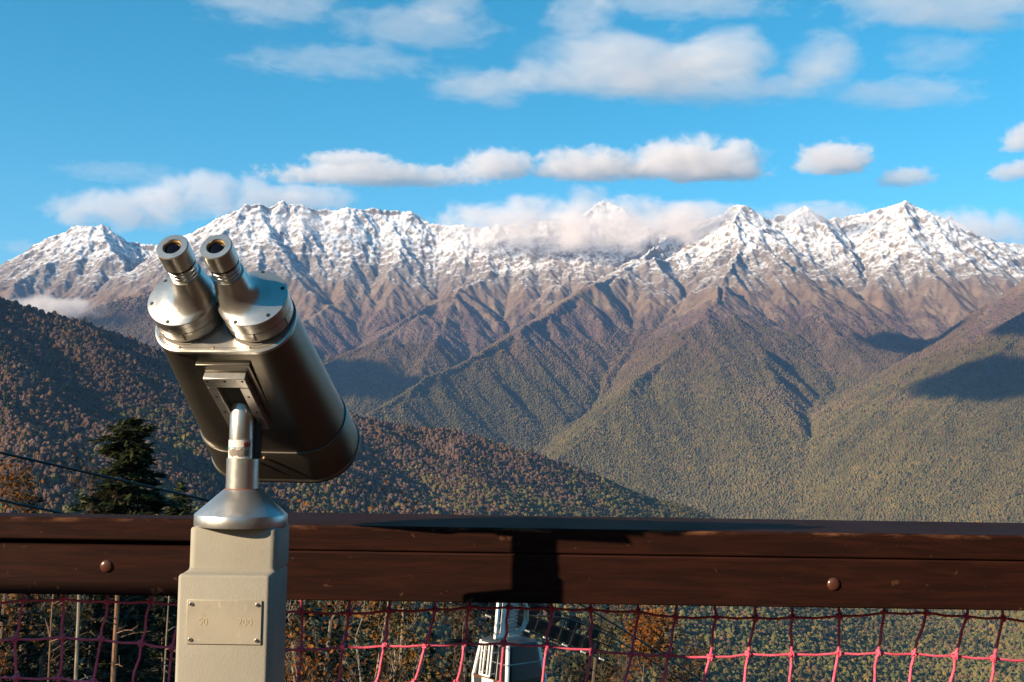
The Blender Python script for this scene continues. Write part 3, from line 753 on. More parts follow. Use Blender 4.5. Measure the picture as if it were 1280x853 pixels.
    for v in range(4):
        ico = ng.nodes.new('GeometryNodeMeshIcoSphere'); ico.inputs['Radius'].default_value = 1.0; ico.inputs['Subdivisions'].default_value = subdiv
        sp = ng.nodes.new('GeometryNodeSetPosition'); ng.links.new(ico.outputs[0], sp.inputs[0])
        tx = ng.nodes.new('ShaderNodeTexNoise'); tx.noise_dimensions = '4D'; tx.inputs['W'].default_value = v * 7.3; tx.inputs['Scale'].default_value = 2.4; tx.inputs['Detail'].default_value = 3.0; tx.inputs['Roughness'].default_value = .75
        sub = ng.nodes.new('ShaderNodeVectorMath'); sub.operation = 'SUBTRACT'; ng.links.new(tx.outputs['Color'], sub.inputs[0]); sub.inputs[1].default_value = (.5, .5, .5)
        sc_ = ng.nodes.new('ShaderNodeVectorMath'); sc_.operation = 'SCALE'; ng.links.new(sub.outputs[0], sc_.inputs[0]); sc_.inputs['Scale'].default_value = 1.75
        ng.links.new(sc_.outputs[0], sp.inputs['Offset'])
        sm = ng.nodes.new('GeometryNodeSetMaterial'); ng.links.new(sp.outputs[0], sm.inputs[0]); sm.inputs['Material'].default_value = M_CROWN
        ng.links.new(sm.outputs[0], variants.inputs[0])
    iop = ng.nodes.new('GeometryNodeInstanceOnPoints'); ng.links.new(gi.outputs[0], iop.inputs['Points']); ng.links.new(variants.outputs[0], iop.inputs['Instance'])
    iop.inputs['Pick Instance'].default_value = True
    def named(nm_, typ='FLOAT_VECTOR'):
        q = ng.nodes.new('GeometryNodeInputNamedAttribute'); q.data_type = typ; q.inputs['Name'].default_value = nm_; return q.outputs[0]
    e2r = ng.nodes.new('FunctionNodeEulerToRotation'); ng.links.new(named('turn'), e2r.inputs[0]); ng.links.new(e2r.outputs[0], iop.inputs['Rotation'])
    ng.links.new(named('size'), iop.inputs['Scale']); ng.links.new(iop.outputs[0], go.inputs[0])
    md = o.modifiers.new('woods', 'NODES'); md.node_group = ng
    print('WOOD', name, n)
    return o
def WOOD_LINE(X, Y, Z):
    near = np.clip((Z + 290) / 320, -.3, 1.2); far_ = np.clip((Z - 70) / 560, -.3, 1.2)
    t = np.clip((Y - 3000) / 800, 0, 1); return near * (1 - t) + far_ * t
M_CROWN = crown_mat('crown_foliage')
wood('hillside_forest', 'autumn forest covering the near hillside in brown and olive crowns', 1000, 3650, 6.3, 900, 4.3, 31, 22, 3)
wood('mountain_forest', 'fine textured forest covering the lower mountain spurs', 3650, 7300, 7.8, 640, 3.9, 32, 12, 2, var=.2)

# ------------------------------------------------------------------ near trees
def leaf_mat(name, c1, c2, rough=.75):
    m, nt, b, out = new_mat(name)
    oi = nt.nodes.new('ShaderNodeObjectInfo'); n = NOISE(nt, tc(nt), .9, 5, .75)
    c = MIX(nt, SS(nt, n, .3, .7), c1, c2); nt.links.new(c, b.inputs['Base Color'])
    b.inputs['Roughness'].default_value = rough; b.inputs['Specular IOR Level'].default_value = .2
    tr = nt.nodes.new('ShaderNodeBsdfTranslucent'); nt.links.new(c, tr.inputs[0])
    mx = nt.nodes.new('ShaderNodeMixShader'); mx.inputs[0].default_value = .22
    nt.links.new(b.outputs[0], mx.inputs[1]); nt.links.new(tr.outputs[0], mx.inputs[2]); nt.links.new(mx.outputs[0], out.inputs[0])
    return m
def bark_mat(name, c1, c2, scale=3):
    m, nt, b, out = new_mat(name)
    p = N(nt, 'ShaderNodeVectorMath', operation='MULTIPLY', inp={0: tc(nt), 1: (6, 6, 1)}).outputs[0]
    n = NOISE(nt, p, scale, 5, .7)
    nt.links.new(MIX(nt, SS(nt, n, .38, .62), c1, c2), b.inputs['Base Color']); b.inputs['Roughness'].default_value = .9
    bp = N(nt, 'ShaderNodeBump', inp={'Strength': .7, 'Distance': .03, 'Height': n}); nt.links.new(bp.outputs[0], b.inputs['Normal'])
    return m
L_FIR = leaf_mat('fir_needles', (.005, .008, .0035), (.016, .020, .0075)); L_FIR2 = leaf_mat('spruce_needles', (.008, .012, .004), (.026, .030, .010))
L_CEDAR = leaf_mat('cedar_needles', (.012, .019, .006), (.046, .054, .017))
L_RUST = leaf_mat('rust_leaves', (.060, .019, .003), (.26, .092, .012)); L_GOLD = leaf_mat('gold_leaves', (.050, .022, .004), (.22, .105, .016))
L_BROWN = leaf_mat('brown_leaves', (.025, .013, .006), (.070, .036, .013)); L_OLIVE = leaf_mat('olive_leaves', (.030, .028, .009), (.070, .060, .018))
B_PALE = bark_mat('birch_bark', (.27, .22, .16), (.14, .11, .08)); B_PINE = bark_mat('pine_bark', (.13, .065, .038), (.22, .125, .075)); B_GREY = bark_mat('grey_bark', (.075, .058, .044), (.15, .118, .09)); B_DARK = bark_mat('dark_bark', (.055, .040, .030), (.10, .075, .055))
def quads(name, C, D1, D2, mat, parent):
    # leaf or needle tuft faces: centre, half axes
    V = np.stack([C - D1 - D2 * .35, C + D1 * .15 - D2, C + D1 + D2 * .3, C - D1 * .1 + D2], 1).reshape(-1, 3)
    base = np.array(parent_loc(parent)); F_ = np.arange(len(V)).reshape(-1, 4)
    me = np_mesh(name, V - base, F_, False); me.materials.append(mat)
    o = bpy.data.objects.new(name, me); COL.objects.link(o); o.parent = parent; return o
def tree_base(px, py, Y):
    t = P(px, py, Y); z0 = float(ground(t.x, Y)); return t, Vector((t.x, Y, z0 - .3))
def conifer(px, py, Y, rad, label, leaf=None, bark=None, seed=0, cut=0.0, shape='cone', dens=1.0, cat='tree', group='conifers below the deck', name='conifer_tree', tuft=.34, bare=.12, at=None):
    rng = np.random.default_rng(seed + 900)
    if at: top = Vector(at); base = Vector((at[0], at[1], float(ground(at[0], at[1])) - .3))
    else: top, base = tree_base(px, py, Y)
    h = top.z - base.z
    root = empty(name, base, label, cat, group)
    ph = rng.uniform(0, 6); lean = rng.uniform(-.012, .012)
    path = [base + Vector((.10 * math.sin(ph + k) + lean * h * k / 8, .1 * math.cos(ph + 2 * k), h * k / 8 * (.995 if k == 8 else 1))) for k in range(9)]
    MB_ = MB().tube(path, [max(.015, .0105 * h * (1 - k / 8.4)) for k in range(9)], 8)
    Cs, A, B_ = [], [], []
    nz_ = int(h * 2.6)
    for k in range(nz_):
        t = bare + (1 - bare) * (k + rng.uniform(0, 1)) / nz_
        z = base.z + h * t
        if shape == 'cone': pr = (1 - t) ** .75
        else: pr = min(1, ((1 - t) * 26) ** .5) * (.74 + .22 * math.sin(t * 34 + ph)) * (1 + .5 * max(0, .86 - t))
        L0 = rad * max(.05, pr)
        for b in range(6 if t < .9 else 5):
            az = rng.uniform(0, 2 * PI); L = L0 * rng.uniform(.55, 1.12)
            droop = rng.uniform(.10, .42) if shape == 'cone' else rng.uniform(-.05, .30)
            o = Vector((path[min(8, int(t * 8))].x, path[min(8, int(t * 8))].y, z))
            d = Vector((math.cos(az), math.sin(az), -droop)); e = o + d * L
            if L > .5: MB_.tube([o, o.lerp(e, .6) + Vector((0, 0, .04 * L)), e + Vector((0, 0, .05 * L))], [.012 + .010 * L, .008 + .005 * L, .005], 4)
            m_ = max(4, int(L * 15 * dens))
            s = rng.uniform(.12, 1.05, m_) ** .8
            side = np.array([-d.y, d.x, 0]); side = side / np.linalg.norm(side); dn = np.array(d)
            wdt = (rng.uniform(-1, 1, m_) * (.10 + .30 * (1 - np.abs(s - .45))) * L)[:, None]
            c = np.array(o) + dn * (s * L)[:, None] + side * wdt + np.stack([rng.normal(0, .05, m_), rng.normal(0, .05, m_), rng.normal(-.03, .09, m_) + .05 * L * s], 1)
            out_ = dn + side * np.sign(wdt) * .7; out_ = out_ / np.linalg.norm(out_, axis=1)[:, None]
            r3 = rng.normal(0, .3, (m_, 3)); out_ = out_ + r3; nrm = np.cross(out_, [0, 0, 1]); nrm = nrm / (np.linalg.norm(nrm, axis=1)[:, None] + 1e-6)
            sz = (tuft * rng.uniform(.5, 1.1, m_))[:, None]
            Cs.append(c); A.append(out_ * sz * .55); B_.append((nrm + rng.normal(0, .4, (m_, 3))) * sz * .20)
    MB_.build('trunk', bark or B_DARK, root)
    quads('crown', np.concatenate(Cs), np.concatenate(A), np.concatenate(B_), leaf or L_FIR, root)
    return root
def broadleaf(px, py, Y, rad, label, leaf=None, bark=None, seed=0, leaves=2500, size=.10, stems=1, lean=0.0, cat='tree', group='bare and autumn trees below the deck', name='bare_tree', clump=.5, thick=.011, depth=4, spread=.55, first=.35):
    rng = random.Random(seed + 40); nr = np.random.default_rng(seed + 41)
    top, base = tree_base(px, py, Y); h = top.z - base.z; root = empty(name, base, label, cat, group)
    mb = MB(); tips = []
    def grow(p, d, L, r, lvl):
        pts = [p]; q = p; dd = d.normalized(); n = 4
        for k in range(n):
            dd = (dd + Vector((rng.uniform(-1, 1), rng.uniform(-1, 1), rng.uniform(-.3, .9))) * (.10 + .05 * lvl)).normalized()
            q = q + dd * (L / n); pts.append(q)
        rr = [r * (1 - .6 * k / n) for k in range(n + 1)]
        mb.tube(pts, rr, 7 if lvl == 0 else 5 if lvl == 1 else 3, True)
        if lvl >= 2: tips.extend(pts[2:])
        if lvl >= depth: return
        for k in range(1, n + 1):
            m_ = rng.choice([1, 2]) if lvl > 0 else 2
            for _ in range(m_):
                if lvl == 0 and k / n < first: continue
                az = rng.uniform(0, 2 * PI); s = Vector((math.cos(az), math.sin(az), 0))
                nd = (dd * rng.uniform(.5, 1.0) + s * rng.uniform(.5, 1.0) * spread * 1.6 + Vector((0, 0, .25)))
                LL = L * rng.uniform(.34, .58) if lvl > 0 else rad * rng.uniform(.7, 1.25)
                grow(pts[k], nd, LL, max(.006, rr[k] * rng.uniform(.38, .6)), lvl + 1)
    for s in range(stems):
        a = rng.uniform(0, 2 * PI); off = Vector((math.cos(a), math.sin(a), 0)) * (.35 * s)
        tilt = Vector((lean + (rng.uniform(-.10, .10) if s else 0), rng.uniform(-.03, .03), 1))
        grow(base + off, tilt, h * (.88 if s == 0 else rng.uniform(.72, .86)), thick * h * (1 if s == 0 else .8), 0)
    mb.build('trunk', bark or B_GREY, root)
    if leaves and tips:
        T = np.array([tuple(t) for t in tips]); k = nr.integers(0, len(T), leaves)
        c = T[k] + nr.normal(0, clump, (leaves, 3)) * np.array([1, 1, .8])
        a = nr.normal(0, 1, (leaves, 3)); a = a / np.linalg.norm(a, axis=1)[:, None]
        b = np.cross(a, nr.normal(0, 1, (leaves, 3))); b = b / (np.linalg.norm(b, axis=1)[:, None] + 1e-6)
        s = (size * nr.uniform(.5, 1.2, leaves))[:, None]
        quads('crown', c, a * s, b * s * .7, leaf, root)
    return root
def trunk_only(px, py, Y, r, label, bark, seed=0, lean=0.0, stubs=10, name='dead_tree', group='bare and autumn trees below the deck'):
    rng = random.Random(seed); top, base = tree_base(px, py, Y); h = top.z - base.z; root = empty(name, base, label, 'tree', group)
    path = [base + Vector((lean * h * k / 8 - lean * h + rng.uniform(-.03, .03), rng.uniform(-.03, .03), h * k / 8)) for k in range(9)]
    mb = MB().tube(path, [r * (1.25 - .6 * k / 8) for k in range(9)], 8)
    for k in range(stubs):
        t = rng.uniform(.45, .99); i = t * 8; p = path[int(i)].lerp(path[min(8, int(i) + 1)], i % 1); az = rng.uniform(0, 2 * PI); L = rng.uniform(.3, 1.3)
        d = Vector((math.cos(az), math.sin(az), rng.uniform(-.3, .35))); e = p + d * L
        mb.tube([p, p.lerp(e, .5) + Vector((0, 0, .05)), e], [.022, .014, .006], 4)
        for _ in range(2):
            q = p.lerp(e, rng.uniform(.4, .9)); mb.tube([q, q + Vector((rng.uniform(-.4, .4), rng.uniform(-.4, .4), rng.uniform(-.2, .3)))], [.009, .004], 3)
    mb.build('trunk', bark, root)
    return root
G1 = 'conifers beyond the railing'
conifer(157, 524, 70, 3.0, 'tall dark conifer with a rounded top rising above the handrail', seed=1, shape='round', dens=3.8, group=G1, bare=.2, tuft=.55, leaf=L_CEDAR)
conifer(221, 601, 76, 8.0, 'small green conifer tip above the handrail just left of the metal pedestal', L_CEDAR, seed=2, dens=3.0, tuft=.45, group=G1)
conifer(30, 580, 66, 7.0, 'dark conifer tip beside the rust leaved tree at the far left of the handrail', seed=3, dens=1.2, group=G1)
for i, (px, py, Y, r, lb) in enumerate([
    (-30, 668, 46, 3.4, 'dark conifer behind the net at its left end'),
    (42, 690, 52, 3.2, 'dark conifer behind the net left of the thin leaning trunk'),
    (122, 672, 50, 3.6, 'dark conifer behind the net between the pale trunk and the reddish trunk'),
    (176, 690, 44, 3.0, 'dark conifer behind the net right of the reddish trunk'),
    (215, 664, 56, 3.6, 'dark conifer behind the net touching the left side of the metal pedestal'),
    (385, 676, 62, 3.6, 'dark conifer behind the net just right of the metal pedestal'),
    (470, 684, 64, 3.6, 'dark conifer behind the bare pale multi stemmed birch'),
    (578, 722, 58, 2.8, 'dark conifer standing behind the left side of the white gondola cabin'),
    (80, 640, 62, 3.6, 'dark conifer filling the gap behind the pale bare trunk'),
    (4, 650, 60, 3.6, 'dark conifer behind the sparse golden tree'),
    (150, 655, 64, 3.8, 'dark conifer directly behind the reddish trunk'),
    (425, 660, 58, 3.4, 'dark conifer behind the left stems of the pale birch'),
    (512, 700, 62, 3.0, 'dark conifer right of the golden leaved birch'),
    (352, 650, 66, 3.8, 'dark conifer hidden largely by the metal pedestal'),
    (618, 760, 60, 2.8, 'dark conifer directly behind the gondola cabin'),
    (540, 790, 66, 2.6, 'low dark conifer in the gap between the golden birch and the gondola')]):
    conifer(px, py, Y, r, lb, L_FIR if i % 3 else L_FIR2, seed=10 + i, group='conifers behind the net', dens=1.25)
for i, (x, y, z) in enumerate([(-24, 29, 3.5), (-28, 33, 4.5), (-25, 37, 3.5), (-31, 29, 6), (-33, 37, 6), (-29, 41, 4.5), (-37, 32, 7), (-38, 40, 7.5), (-26, 26, 3), (-34, 25, 6)]):
    conifer(0, 0, y, 4.2, 'tall dark conifer on the slope beyond the left end of the deck', L_FIR, seed=60 + i, group='conifers on the slope left of the deck', dens=.8, tuft=.6, at=(x, y, z))
G2 = 'bare and autumn trees'
broadleaf(94, 588, 69, 2.6, 'bare brownish tree above the handrail left of the tall dark conifer', L_BROWN, B_GREY, 21, 2600, .11, 2, group=G2, depth=4)
broadleaf(2, 572, 60, 2.8, 'rust leaved tree at the far left end above the handrail', L_RUST, B_GREY, 22, 2600, .11, 2, group=G2, name='autumn_tree')
trunk_only(101, 700, 30, .065, 'straight pale bare trunk behind the left part of the net', B_PALE, 1, 0.002, 12, group=G2)
trunk_only(148, 690, 34, .10, 'reddish pine trunk with short dead branch stubs behind the net', B_PINE, 2, 0.0, 26, group=G2)
trunk_only(69, 700, 31, .035, 'thin leaning trunk behind the leftmost meshes of the net', B_PINE, 3, 0.02, 14, group=G2)
trunk_only(212, 720, 33, .03, 'thin pale trunk behind the net close beside the metal pedestal', B_PALE, 4, 0.01, 6, group=G2)
broadleaf(32, 745, 38, 2.2, 'sparse golden tree behind the leftmost meshes of the net', L_GOLD, B_DARK, 23, 500, .085, 1, group=G2, name='autumn_tree')
broadleaf(440, 668, 36, 2.1, 'pale multi stemmed birch with few orange leaves behind the net', L_RUST, B_PALE, 24, 1800, .075, 4, group=G2, name='birch_tree', thick=.0068, depth=3, spread=.7)
broadleaf(372, 690, 38, 1.9, 'orange leaved tree half hidden by the right side of the metal pedestal', L_RUST, B_GREY, 25, 1900, .085, 1, group=G2, name='autumn_tree')
broadleaf(492, 684, 40, 1.9, 'golden leaved birch behind the net right of the pale multi stemmed birch', L_GOLD, B_PALE, 26, 2800, .080, 2, group=G2, name='birch_tree', thick=.007, depth=3)
broadleaf(572, 735, 46, 2.2, 'brown leaved tree behind the net just left of the gondola cabin', L_BROWN, B_GREY, 27, 2600, .10, 1, group=G2, name='autumn_tree')
broadleaf(712, 752, 58, 2.8, 'bare brown tree behind the right side of the gondola cabin', L_BROWN, B_DARK, 28, 1500, .10, 1, group=G2, depth=5)
broadleaf(806, 796, 72, 3.0, 'bright orange tree crown under the cables right of the gondola', L_RUST, B_GREY, 29, 5200, .13, 1, group=G2, name='autumn_tree')
broadleaf(862, 836, 80, 2.6, 'brown tree crown beneath the lower end of the cables', L_BROWN, B_GREY, 30, 3600, .13, 1, group=G2, name='autumn_tree')
broadleaf(752, 826, 66, 2.4, 'olive green tree crown low between the gondola and the orange crown', L_OLIVE, B_GREY, 31, 4200, .12, 1, group=G2, name='autumn_tree')

# ------------------------------------------------------------------ lift tower, gondola, ropes
M_WHITE = flat_mat('white_lift_paint', (.78, .76, .72), .4, 0, .5, .06, 3)
M_LGREY = flat_mat('galvanised_steel', (.42, .41, .39), .4, .7, .5, .1, 8)
M_DSTEEL = flat_mat('dark_steel', (.012, .012, .0125), .5, 0)
M_CAB = flat_mat('cabin_shell', (.04, .045, .052), .4, 0, .3)
M_GLASS = flat_mat('tinted_glass', (.010, .012, .014), .12, 0, .25)
M_ORANGE = flat_mat('brown_trim', (.10, .04, .015), .5)
# ropes first: they tell where the tower stands
def rope(pts, r, label, name='lift_rope'):
    W_ = [P(*q) for q in pts]; out = []
    for i in range(len(W_) - 1):
        p0 = W_[max(i - 1, 0)]; p1 = W_[i]; p2 = W_[i + 1]; p3 = W_[min(i + 2, len(W_) - 1)]
        for k in range(8):
            t = k / 8; out.append(.5 * ((2 * p1) + (p2 - p0) * t + (2 * p0 - 5 * p1 + 4 * p2 - p3) * t * t + (3 * p1 - p0 - 3 * p2 + p3) * t ** 3))
    out.append(W_[-1]); o = MB().tube(out, r, 8).build(name, M_DSTEEL, loc=W_[0]); tag(o, label, 'cable', 'lift ropes'); return o
rope([(-260, 508, 24), (0, 566, 28), (262, 626, 32), (480, 676, 36), (640, 722, 39), (728, 757, 41), (882, 854, 50), (1000, 934, 60)], .034, 'thick dark cable crossing in front of the tall conifer and down to the lift tower')
rope([(-260, 566, 22), (0, 625, 26), (60, 638, 27), (300, 690, 31), (560, 748, 36), (640, 768, 37.5), (736, 783, 38.6), (872, 862, 47), (980, 930, 56)], .030, 'dark cable dipping behind the handrail at the far left')
rope([(560, 745, 44), (640, 776, 45), (692, 806, 46), (765, 854, 52), (900, 950, 64)], .016, 'thin dark cable running down right from beside the gondola cabin')
# tower
tb = P(652, 800, 42); tg = float(ground(tb.x, 42))
tower = empty('lift_tower', (tb.x, 42, tg - .5), 'dark steel cable lift tower arm with roller wheels above the gondola cabin', 'lift tower')
MB().lathe((tb.x, 42, tg - .5), (0, 0, 1), [(0, .42), (P(640, 735, 42).z - tg, .30)], 20).build('mast', M_DSTEEL, tower)
a = P(545, 728, 38.2); b = P(748, 806, 40.2)
ax = (b - a).normalized(); sx_ = ax.cross(Vector((0, 0, 1))).normalized(); sz_ = sx_.cross(ax); Lb = (b - a).length
def T(x, y, z): return a + ax * x + sx_ * y + sz_ * z
MB().box((0, -.12, -.34), (Lb, .12, .10), T).build('roller_beam', M_DSTEEL, tower, .01)
mb = MB().box((.2, .40, -.40), (Lb + .05, .95, -.35), T)
for k in range(14):
    x = .3 + (Lb - .4) * k / 13; mb.box((x - .02, .91, -.35), (x + .02, .95, .55), T)
mb.box((.2, .90, .50), (Lb, .95, .55), T); mb.box((.2, .92, .08), (Lb, .95, .12), T)
for k in range(7):
    x = .5 + (Lb - .8) * k / 6; mb.box((x - .05, .122, -.395), (x + .05, .40, -.355), T)
mb.build('catwalk', M_DSTEEL, tower)
for k in range(9):
    x = .3 + (Lb - .5) * k / 8; MB().box((x - .09, .952, -.41), (x + .09, 1.0, -.36), T).build('edge_glint', M_WHITE, tower)  # white blocks stand in for sunlit flecks along the lower edge
for k in range(8):
    x = .35 + (Lb - .7) * k / 7
    wh = MB().lathe(T(x, .05, .36), -sx_, [(-.05, .20), (-.05, .245), (-.02, .225), (.02, .225), (.05, .245), (.05, .20)], 24).build('roller_wheel', M_BLACK, tower)
    MB().lathe(T(x, .06, .36), -sx_, [(-.015, .19), (.10, .19), (.10, .06), (.13, .05)], 18).build('hub', M_DSTEEL, wh)
    MB().box((x - .03, -.10, 0), (x + .03, -.06, .38), T).build('hanger_link', M_DSTEEL, tower)
mb = MB().box((Lb * .35, -.2, .4), (Lb * .37, .5, 1.3), T); mb.box((Lb * .60, -.2, .4), (Lb * .62, .5, 1.3), T); mb.box((Lb * .33, .2, 1.2), (Lb * .64, .4, 1.35), T)
mb.build('cross_arm', M_DSTEEL, tower)
# gondola cabin: P() gives its place, everything else is metres about its roof centre
gc = P(637, 799, 36); gy_ = R(38)
gl = empty('gondola_cabin', gc - Vector((0, 0, 2.3)), 'white framed gondola lift cabin with tinted windows hanging under the tower arm', 'cable car')
def Gf(x, y, z): return Vector((gc.x + .88 * (x * math.cos(gy_) - y * math.sin(gy_)), gc.y + .88 * (x * math.sin(gy_) + y * math.cos(gy_)), gc.z + .95 * z))
hw, hd_ = .80, .92
def gring(w, d, z, r=.22, n=5):
    return [Gf(x, y, z) for x, y, _ in rring(-w, w, -d, d, 0, r, n)]
MB().loft([gring(.74, .84, -2.12), gring(.86, .98, -1.85), gring(.89, 1.01, -1.15)]).build('lower_shell', M_CAB, gl)
MB().loft([gring(.845, .965, -1.149), gring(.70, .80, -.10)]).build('window_band', M_GLASS, gl)
MB().loft([gring(.72, .82, -.10), gring(.70, .80, -.02), gring(.55, .64, .05)]).build('roof', M_CAB, gl)
mb = MB()
for sx in (-1, 1):
    for sy in (-1, 1):
        MB().tube([Gf(sx * .64, sy * .74, -.06), Gf(sx * .82, sy * .94, -1.16), Gf(sx * .82, sy * .94, -1.9)], .062, 8).build('corner_frame', M_WHITE, gl)

mb = MB()
for f in (-.33, 0, .33):
    for sx in (-1, 1): mb.tube([Gf(sx * .705, f, -.10), Gf(sx * .86, f * 1.15, -1.15)], .02, 6)
mb.tube([Gf(-.79, -.90, -.62), Gf(.79, -.90, -.62), Gf(.79, .90, -.62), Gf(-.79, .90, -.62), Gf(-.79, -.90, -.62)], .018, 6)
mb.build('window_bars', M_LGREY, gl)
MB().loft([gring(.90, 1.02, -1.20), gring(.90, 1.02, -1.12)]).build('waist_trim', M_ORANGE, gl)
mb = MB()                                                            # ski rack on the left door
for y in (-.30, .10):
    mb.tube([Gf(-.96, y, -.05), Gf(-1.08, y, -1.02)], .030, 6); mb.tube([Gf(-.96, y + .16, -.05), Gf(-1.08, y + .16, -1.02)], .030, 6)
mb.tube([Gf(-.96, -.30, -.05), Gf(-.96, .26, -.05)], .03, 6); mb.tube([Gf(-1.08, -.30, -1.02), Gf(-1.08, .26, -1.02)], .03, 6)
for y in (-.3, .2):
    mb.tube([Gf(-.74, y, -.30), Gf(-1.0, y, -.30)], .02, 6); mb.tube([Gf(-.84, y, -.95), Gf(-1.06, y, -.95)], .02, 6)
mb.build('ski_rack', M_WHITE, gl)
mb = MB().box((-.95, -.34, -1.30), (-.86, .30, -1.14), Gf); mb.box((-.93, -.30, -1.9), (-.88, -.24, -1.3), Gf); mb.build('door_step', M_WHITE, gl)
# hanger: ribbed white frame, curved arm, grip
mb = MB()
for x in (-.62, -.36, -.22):
    mb.box((x - .045, -.06, .10), (x + .045, .06, 1.28), lambda x_, y_, z_: Gf(x_ + .10 * z_, y_, z_))
for x in (-.62, -.49, -.36): pass
mb.box((-.66, -.05, .06), (-.18, .05, .14), Gf); mb.box((-.55, -.05, 1.20), (-.02, .05, 1.28), Gf)
mb.build('hanger_frame', M_WHITE, gl)
mb = MB()
for k in range(9): 
    z = .18 + k * .115; mb.box((-.16 + .10 * z, -.10, z), (.20 + .10 * z, .10, z + .075), Gf)
mb.build('damper_ribs', M_LGREY, gl)
mb = MB().tube([Gf(.10, 0, .06), Gf(.32, 0, .16), Gf(.58, 0, .28), Gf(.72, 0, .52), Gf(.72, 0, .90), Gf(.58, 0, 1.22), Gf(.36, 0, 1.42), Gf(.20, 0, 1.50)], [.07, .075, .08, .085, .08, .075, .07, .07], 10)
mb.build('hanger_arm', M_LGREY, gl)
mb = MB().box((-.10, -.12, 1.46), (.42, .12, 1.74), Gf); mb.lathe(Gf(.05, -.16, 1.74), Gf(0, 1, 0) - Gf(0, 0, 0), [(0, .12), (.32, .12)], 16); mb.build('rope_grip', M_DSTEEL, gl)
mb = MB().box((-.30, -.24, .03), (.30, .24, .12), Gf); mb.box((-.16, -.14, .12), (.46, .14, .20), Gf); mb.build('roof_mount', M_LGREY, gl)

# ------------------------------------------------------------------ clouds (real volumes, each a thing of its own)
CLOUD_BUILT = {}
def cloud_mat(name, scale, dens, seed, thr=.50, soft=.10, flat=.0, aniso=.2, sx=.75):
    m = bpy.data.materials.new(name); m.use_nodes = True; nt = m.node_tree; nt.nodes.clear()
    out = nt.nodes.new('ShaderNodeOutputMaterial'); pv = nt.nodes.new('ShaderNodeVolumePrincipled'); nt.links.new(pv.outputs[0], out.inputs['Volume'])
    p = tc(nt)                                          # unit sphere coordinates of the cloud
    geo = nt.nodes.new('ShaderNodeNewGeometry')
    wp = N(nt, 'ShaderNodeVectorMath', operation='ADD', inp={0: geo.outputs['Position'], 1: (seed * 911.0, seed * 377.0, seed * 131.0)}).outputs[0]
    wp = N(nt, 'ShaderNodeVectorMath', operation='MULTIPLY', inp={0: wp, 1: (sx, sx, 1)}).outputs[0]
    n = NOISE(nt, wp, 1 / scale, 8, .64, .35)
    r = N(nt, 'ShaderNodeVectorMath', operation='LENGTH', inp={0: p}).outputs['Value']
    z = N(nt, 'ShaderNodeSeparateXYZ', inp={0: p}).outputs[2]
    fall = MA(nt, 'POWER', r, 2.2)
    d = MA(nt, 'SUBTRACT', MA(nt, 'ADD', n, .22), MA(nt, 'MULTIPLY', fall, .50))
    if flat: d = MA(nt, 'SUBTRACT', d, MA(nt, 'MULTIPLY', SS(nt, z, -flat + .12, -flat - .25), .55))
    a = SS(nt, d, thr, thr + soft)
    nt.links.new(MA(nt, 'MULTIPLY', a, dens), pv.inputs['Density'])
    pv.inputs['Color'].default_value = (.985, .945, .93, 1); pv.inputs['Anisotropy'].default_value = aniso
    return m
def cloud(px, py, Y, hw, hh, depth, label, dens=.012, scale=None, thr=.5, soft=.1, flat=.25, name='cloud', group='clouds', kind=None, tilt=0.0, cat='cloud', sx=.75):
    c = P(px, py, Y); k = Y / F
    bm = bmesh.new(); bmesh.ops.create_icosphere(bm, subdivisions=3, radius=1.0)
    me = bpy.data.meshes.new(name); bm.to_mesh(me); bm.free()
    o = bpy.data.objects.new(name, me); COL.objects.link(o)
    o.location = c; o.scale = (hw * k, depth, hh * k); o.rotation_euler = (0, tilt, 0)
    i = len(CLOUD_BUILT) + 1; CLOUD_BUILT[i] = o
    me.materials.append(cloud_mat('cloud_vapour', scale or hh * k * 1.1, dens, i, thr, soft, flat, .2, sx))
    if kind: tag(o, label, None, None, kind)
    else: tag(o, label, cat, group)
    return o
CY = 16000
for q in (
 (870, 208, 118, 46, .0044, .75, 'large bright heaped cloud over the middle of the ridge'),
 (735, 212, 90, 32, .0038, .7, 'puffy cloud joined to the left side of the large bright heaped cloud'),
 (620, 210, 62, 28, .0034, .7, 'small puffy cloud at the right end of the long flat cloud'),
 (1040, 203, 62, 32, .0038, .7, 'small round heaped cloud right of the large bright heaped cloud'),
 (470, 222, 190, 20, .0034, .8, 'long flat cloud streak left of the puffy clouds'),
 (1132, 224, 44, 16, .0026, .8, 'tiny faint cloud right of the small round heaped cloud'),
 (1276, 176, 26, 30, .0032, .8, 'cloud scrap cut off by the right edge of the sky'),
 (1270, 216, 40, 16, .0030, .8, 'faint low cloud scrap at the right end of the sky'),
 (440, 202, 76, 13, .0035, .7, 'thin grey cloud sliver above the long flat cloud')):
    cloud(q[0], q[1], CY, q[2] * 1.12, q[3] * 1.2, 60 * CY / F, q[6], q[4], q[3] * CY / F * q[5] * .8, .46, .15, .3)
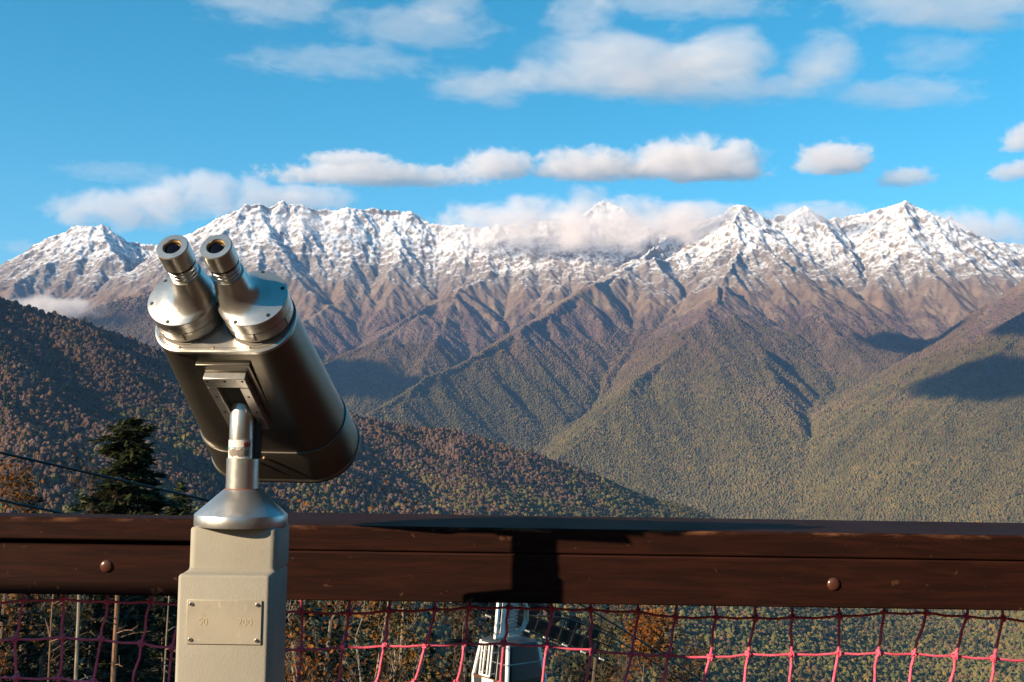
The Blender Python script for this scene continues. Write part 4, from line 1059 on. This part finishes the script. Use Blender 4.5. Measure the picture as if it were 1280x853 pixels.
for q in (
 (770, 82, 175, 52, 0.00090, 'broad pinkish grey cloud high in the sky above the ridge'),
 (900, 68, 96, 40, 0.00082, 'rounded pinkish grey cloud joined to the right of the broad high cloud'),
 (1025, 80, 70, 40, 0.00075, 'separate rounded grey pink cloud right of the broad high cloud'),
 (870, 108, 210, 26, 0.00068, 'flat lower fringe below the broad high cloud'),
 (605, 108, 96, 26, 0.00060, 'small flat pinkish cloud left of the broad high cloud'),
 (1130, 118, 130, 20, 0.00052, 'thin flat cloud streak right of the broad high cloud'),
 (420, 78, 180, 18, 0.00038, 'long thin veil cloud high on the left'),
 (520, 36, 150, 26, 0.00045, 'slanting pale cloud streak near the top of the sky'),
 (340, 8, 130, 20, 0.00052, 'pale cloud at the top edge of the sky left of the middle'),
 (555, 6, 70, 20, 0.00052, 'small pale cloud at the top edge of the sky in the middle'),
 (725, 22, 70, 26, 0.00052, 'soft pale cloud above the broad high cloud'),
 (860, 2, 170, 20, 0.00060, 'pale cloud band along the top edge of the sky'),
 (1180, 10, 190, 38, 0.00075, 'wide pinkish cloud in the top right corner of the sky'),
 (1175, 68, 90, 20, 0.00030, 'very faint veil cloud on the right of the high sky'),
 (150, 216, 110, 10, 0.00030, 'very faint veil over the far left peaks')):
    cloud(q[0], q[1], CY + 3000, q[2] * 1.12, q[3] * 1.25, 90 * (CY + 3000) / F, q[5], q[4], q[3] * (CY + 3000) / F * .7, .47, .2, .6, group='high clouds', sx=.38)
# vapour hanging on the crest
for q in (
 (150, 262, 10300, 110, 34, .0045, 'cloud bank hanging behind the leftmost snowy peak'),
 (270, 246, 10300, 150, 34, .0050, 'long cloud bank trailing over the left snowy summits'),
 (380, 248, 10600, 90, 22, .0040, 'cloud end resting behind the highest left summit'),
 (660, 282, 8950, 150, 40, .0095, 'white cloud cap spilling over the middle of the snowy crest'),
 (785, 284, 8850, 150, 40, .0095, 'white cloud cap draped over the crest below the distant peak'),
 (872, 277, 8900, 76, 32, .0075, 'cloud wisp lying against the pointed middle peak'),
 (735, 250, 11000, 34, 26, .0030, 'small cloud puff rising left of the distant peak'),
 (1015, 268, 8950, 110, 18, .0040, 'thin cloud veil along the crest right of the pointed peak'),
 (1225, 288, 9700, 110, 32, .0060, 'cloud bank behind the crest at the right end'),
 (390, 278, 8900, 70, 16, .0018, 'thin mist patch on the snow below the highest left summit'),
 (60, 385, 6700, 85, 17, .0090, 'white fog bank lying in the valley behind the wooded hill'),
 (30, 310, 10300, 40, 12, .0010, 'faint cloud scrap at the far left of the crest')):
    cloud(q[0], q[1], q[2], q[3] * 1.15, q[4] * 1.25, 34 * q[2] / F, q[6], q[5], q[4] * q[2] / F * .95, .42, .30, .0, group='clouds on the crest', name='cloud_bank')
# clouds above the picture whose shadows lie on the far slopes
for x, y, z, rx, ry, lb in ((-2500, 2250, 2300, 620, 480, 'cloud above the valley shading the far right slope'), (-1500, 4500, 2300, 420, 330, 'cloud above the valley shading the gullies under the right peaks'),
                            (-5600, 3800, 2300, 520, 620, 'cloud above the valley shading the dark ravine left of the middle'), (-1900, 2900, 2500, 300, 260, 'small cloud above the valley beside the shading cloud')):
    o = cloud(640, 400, 5000, 100, 100, 100, lb, .02, 300, .40, .15, 0, group='clouds above the valley')
    o.location = (x, y, z); o.scale = (rx, ry, 170)
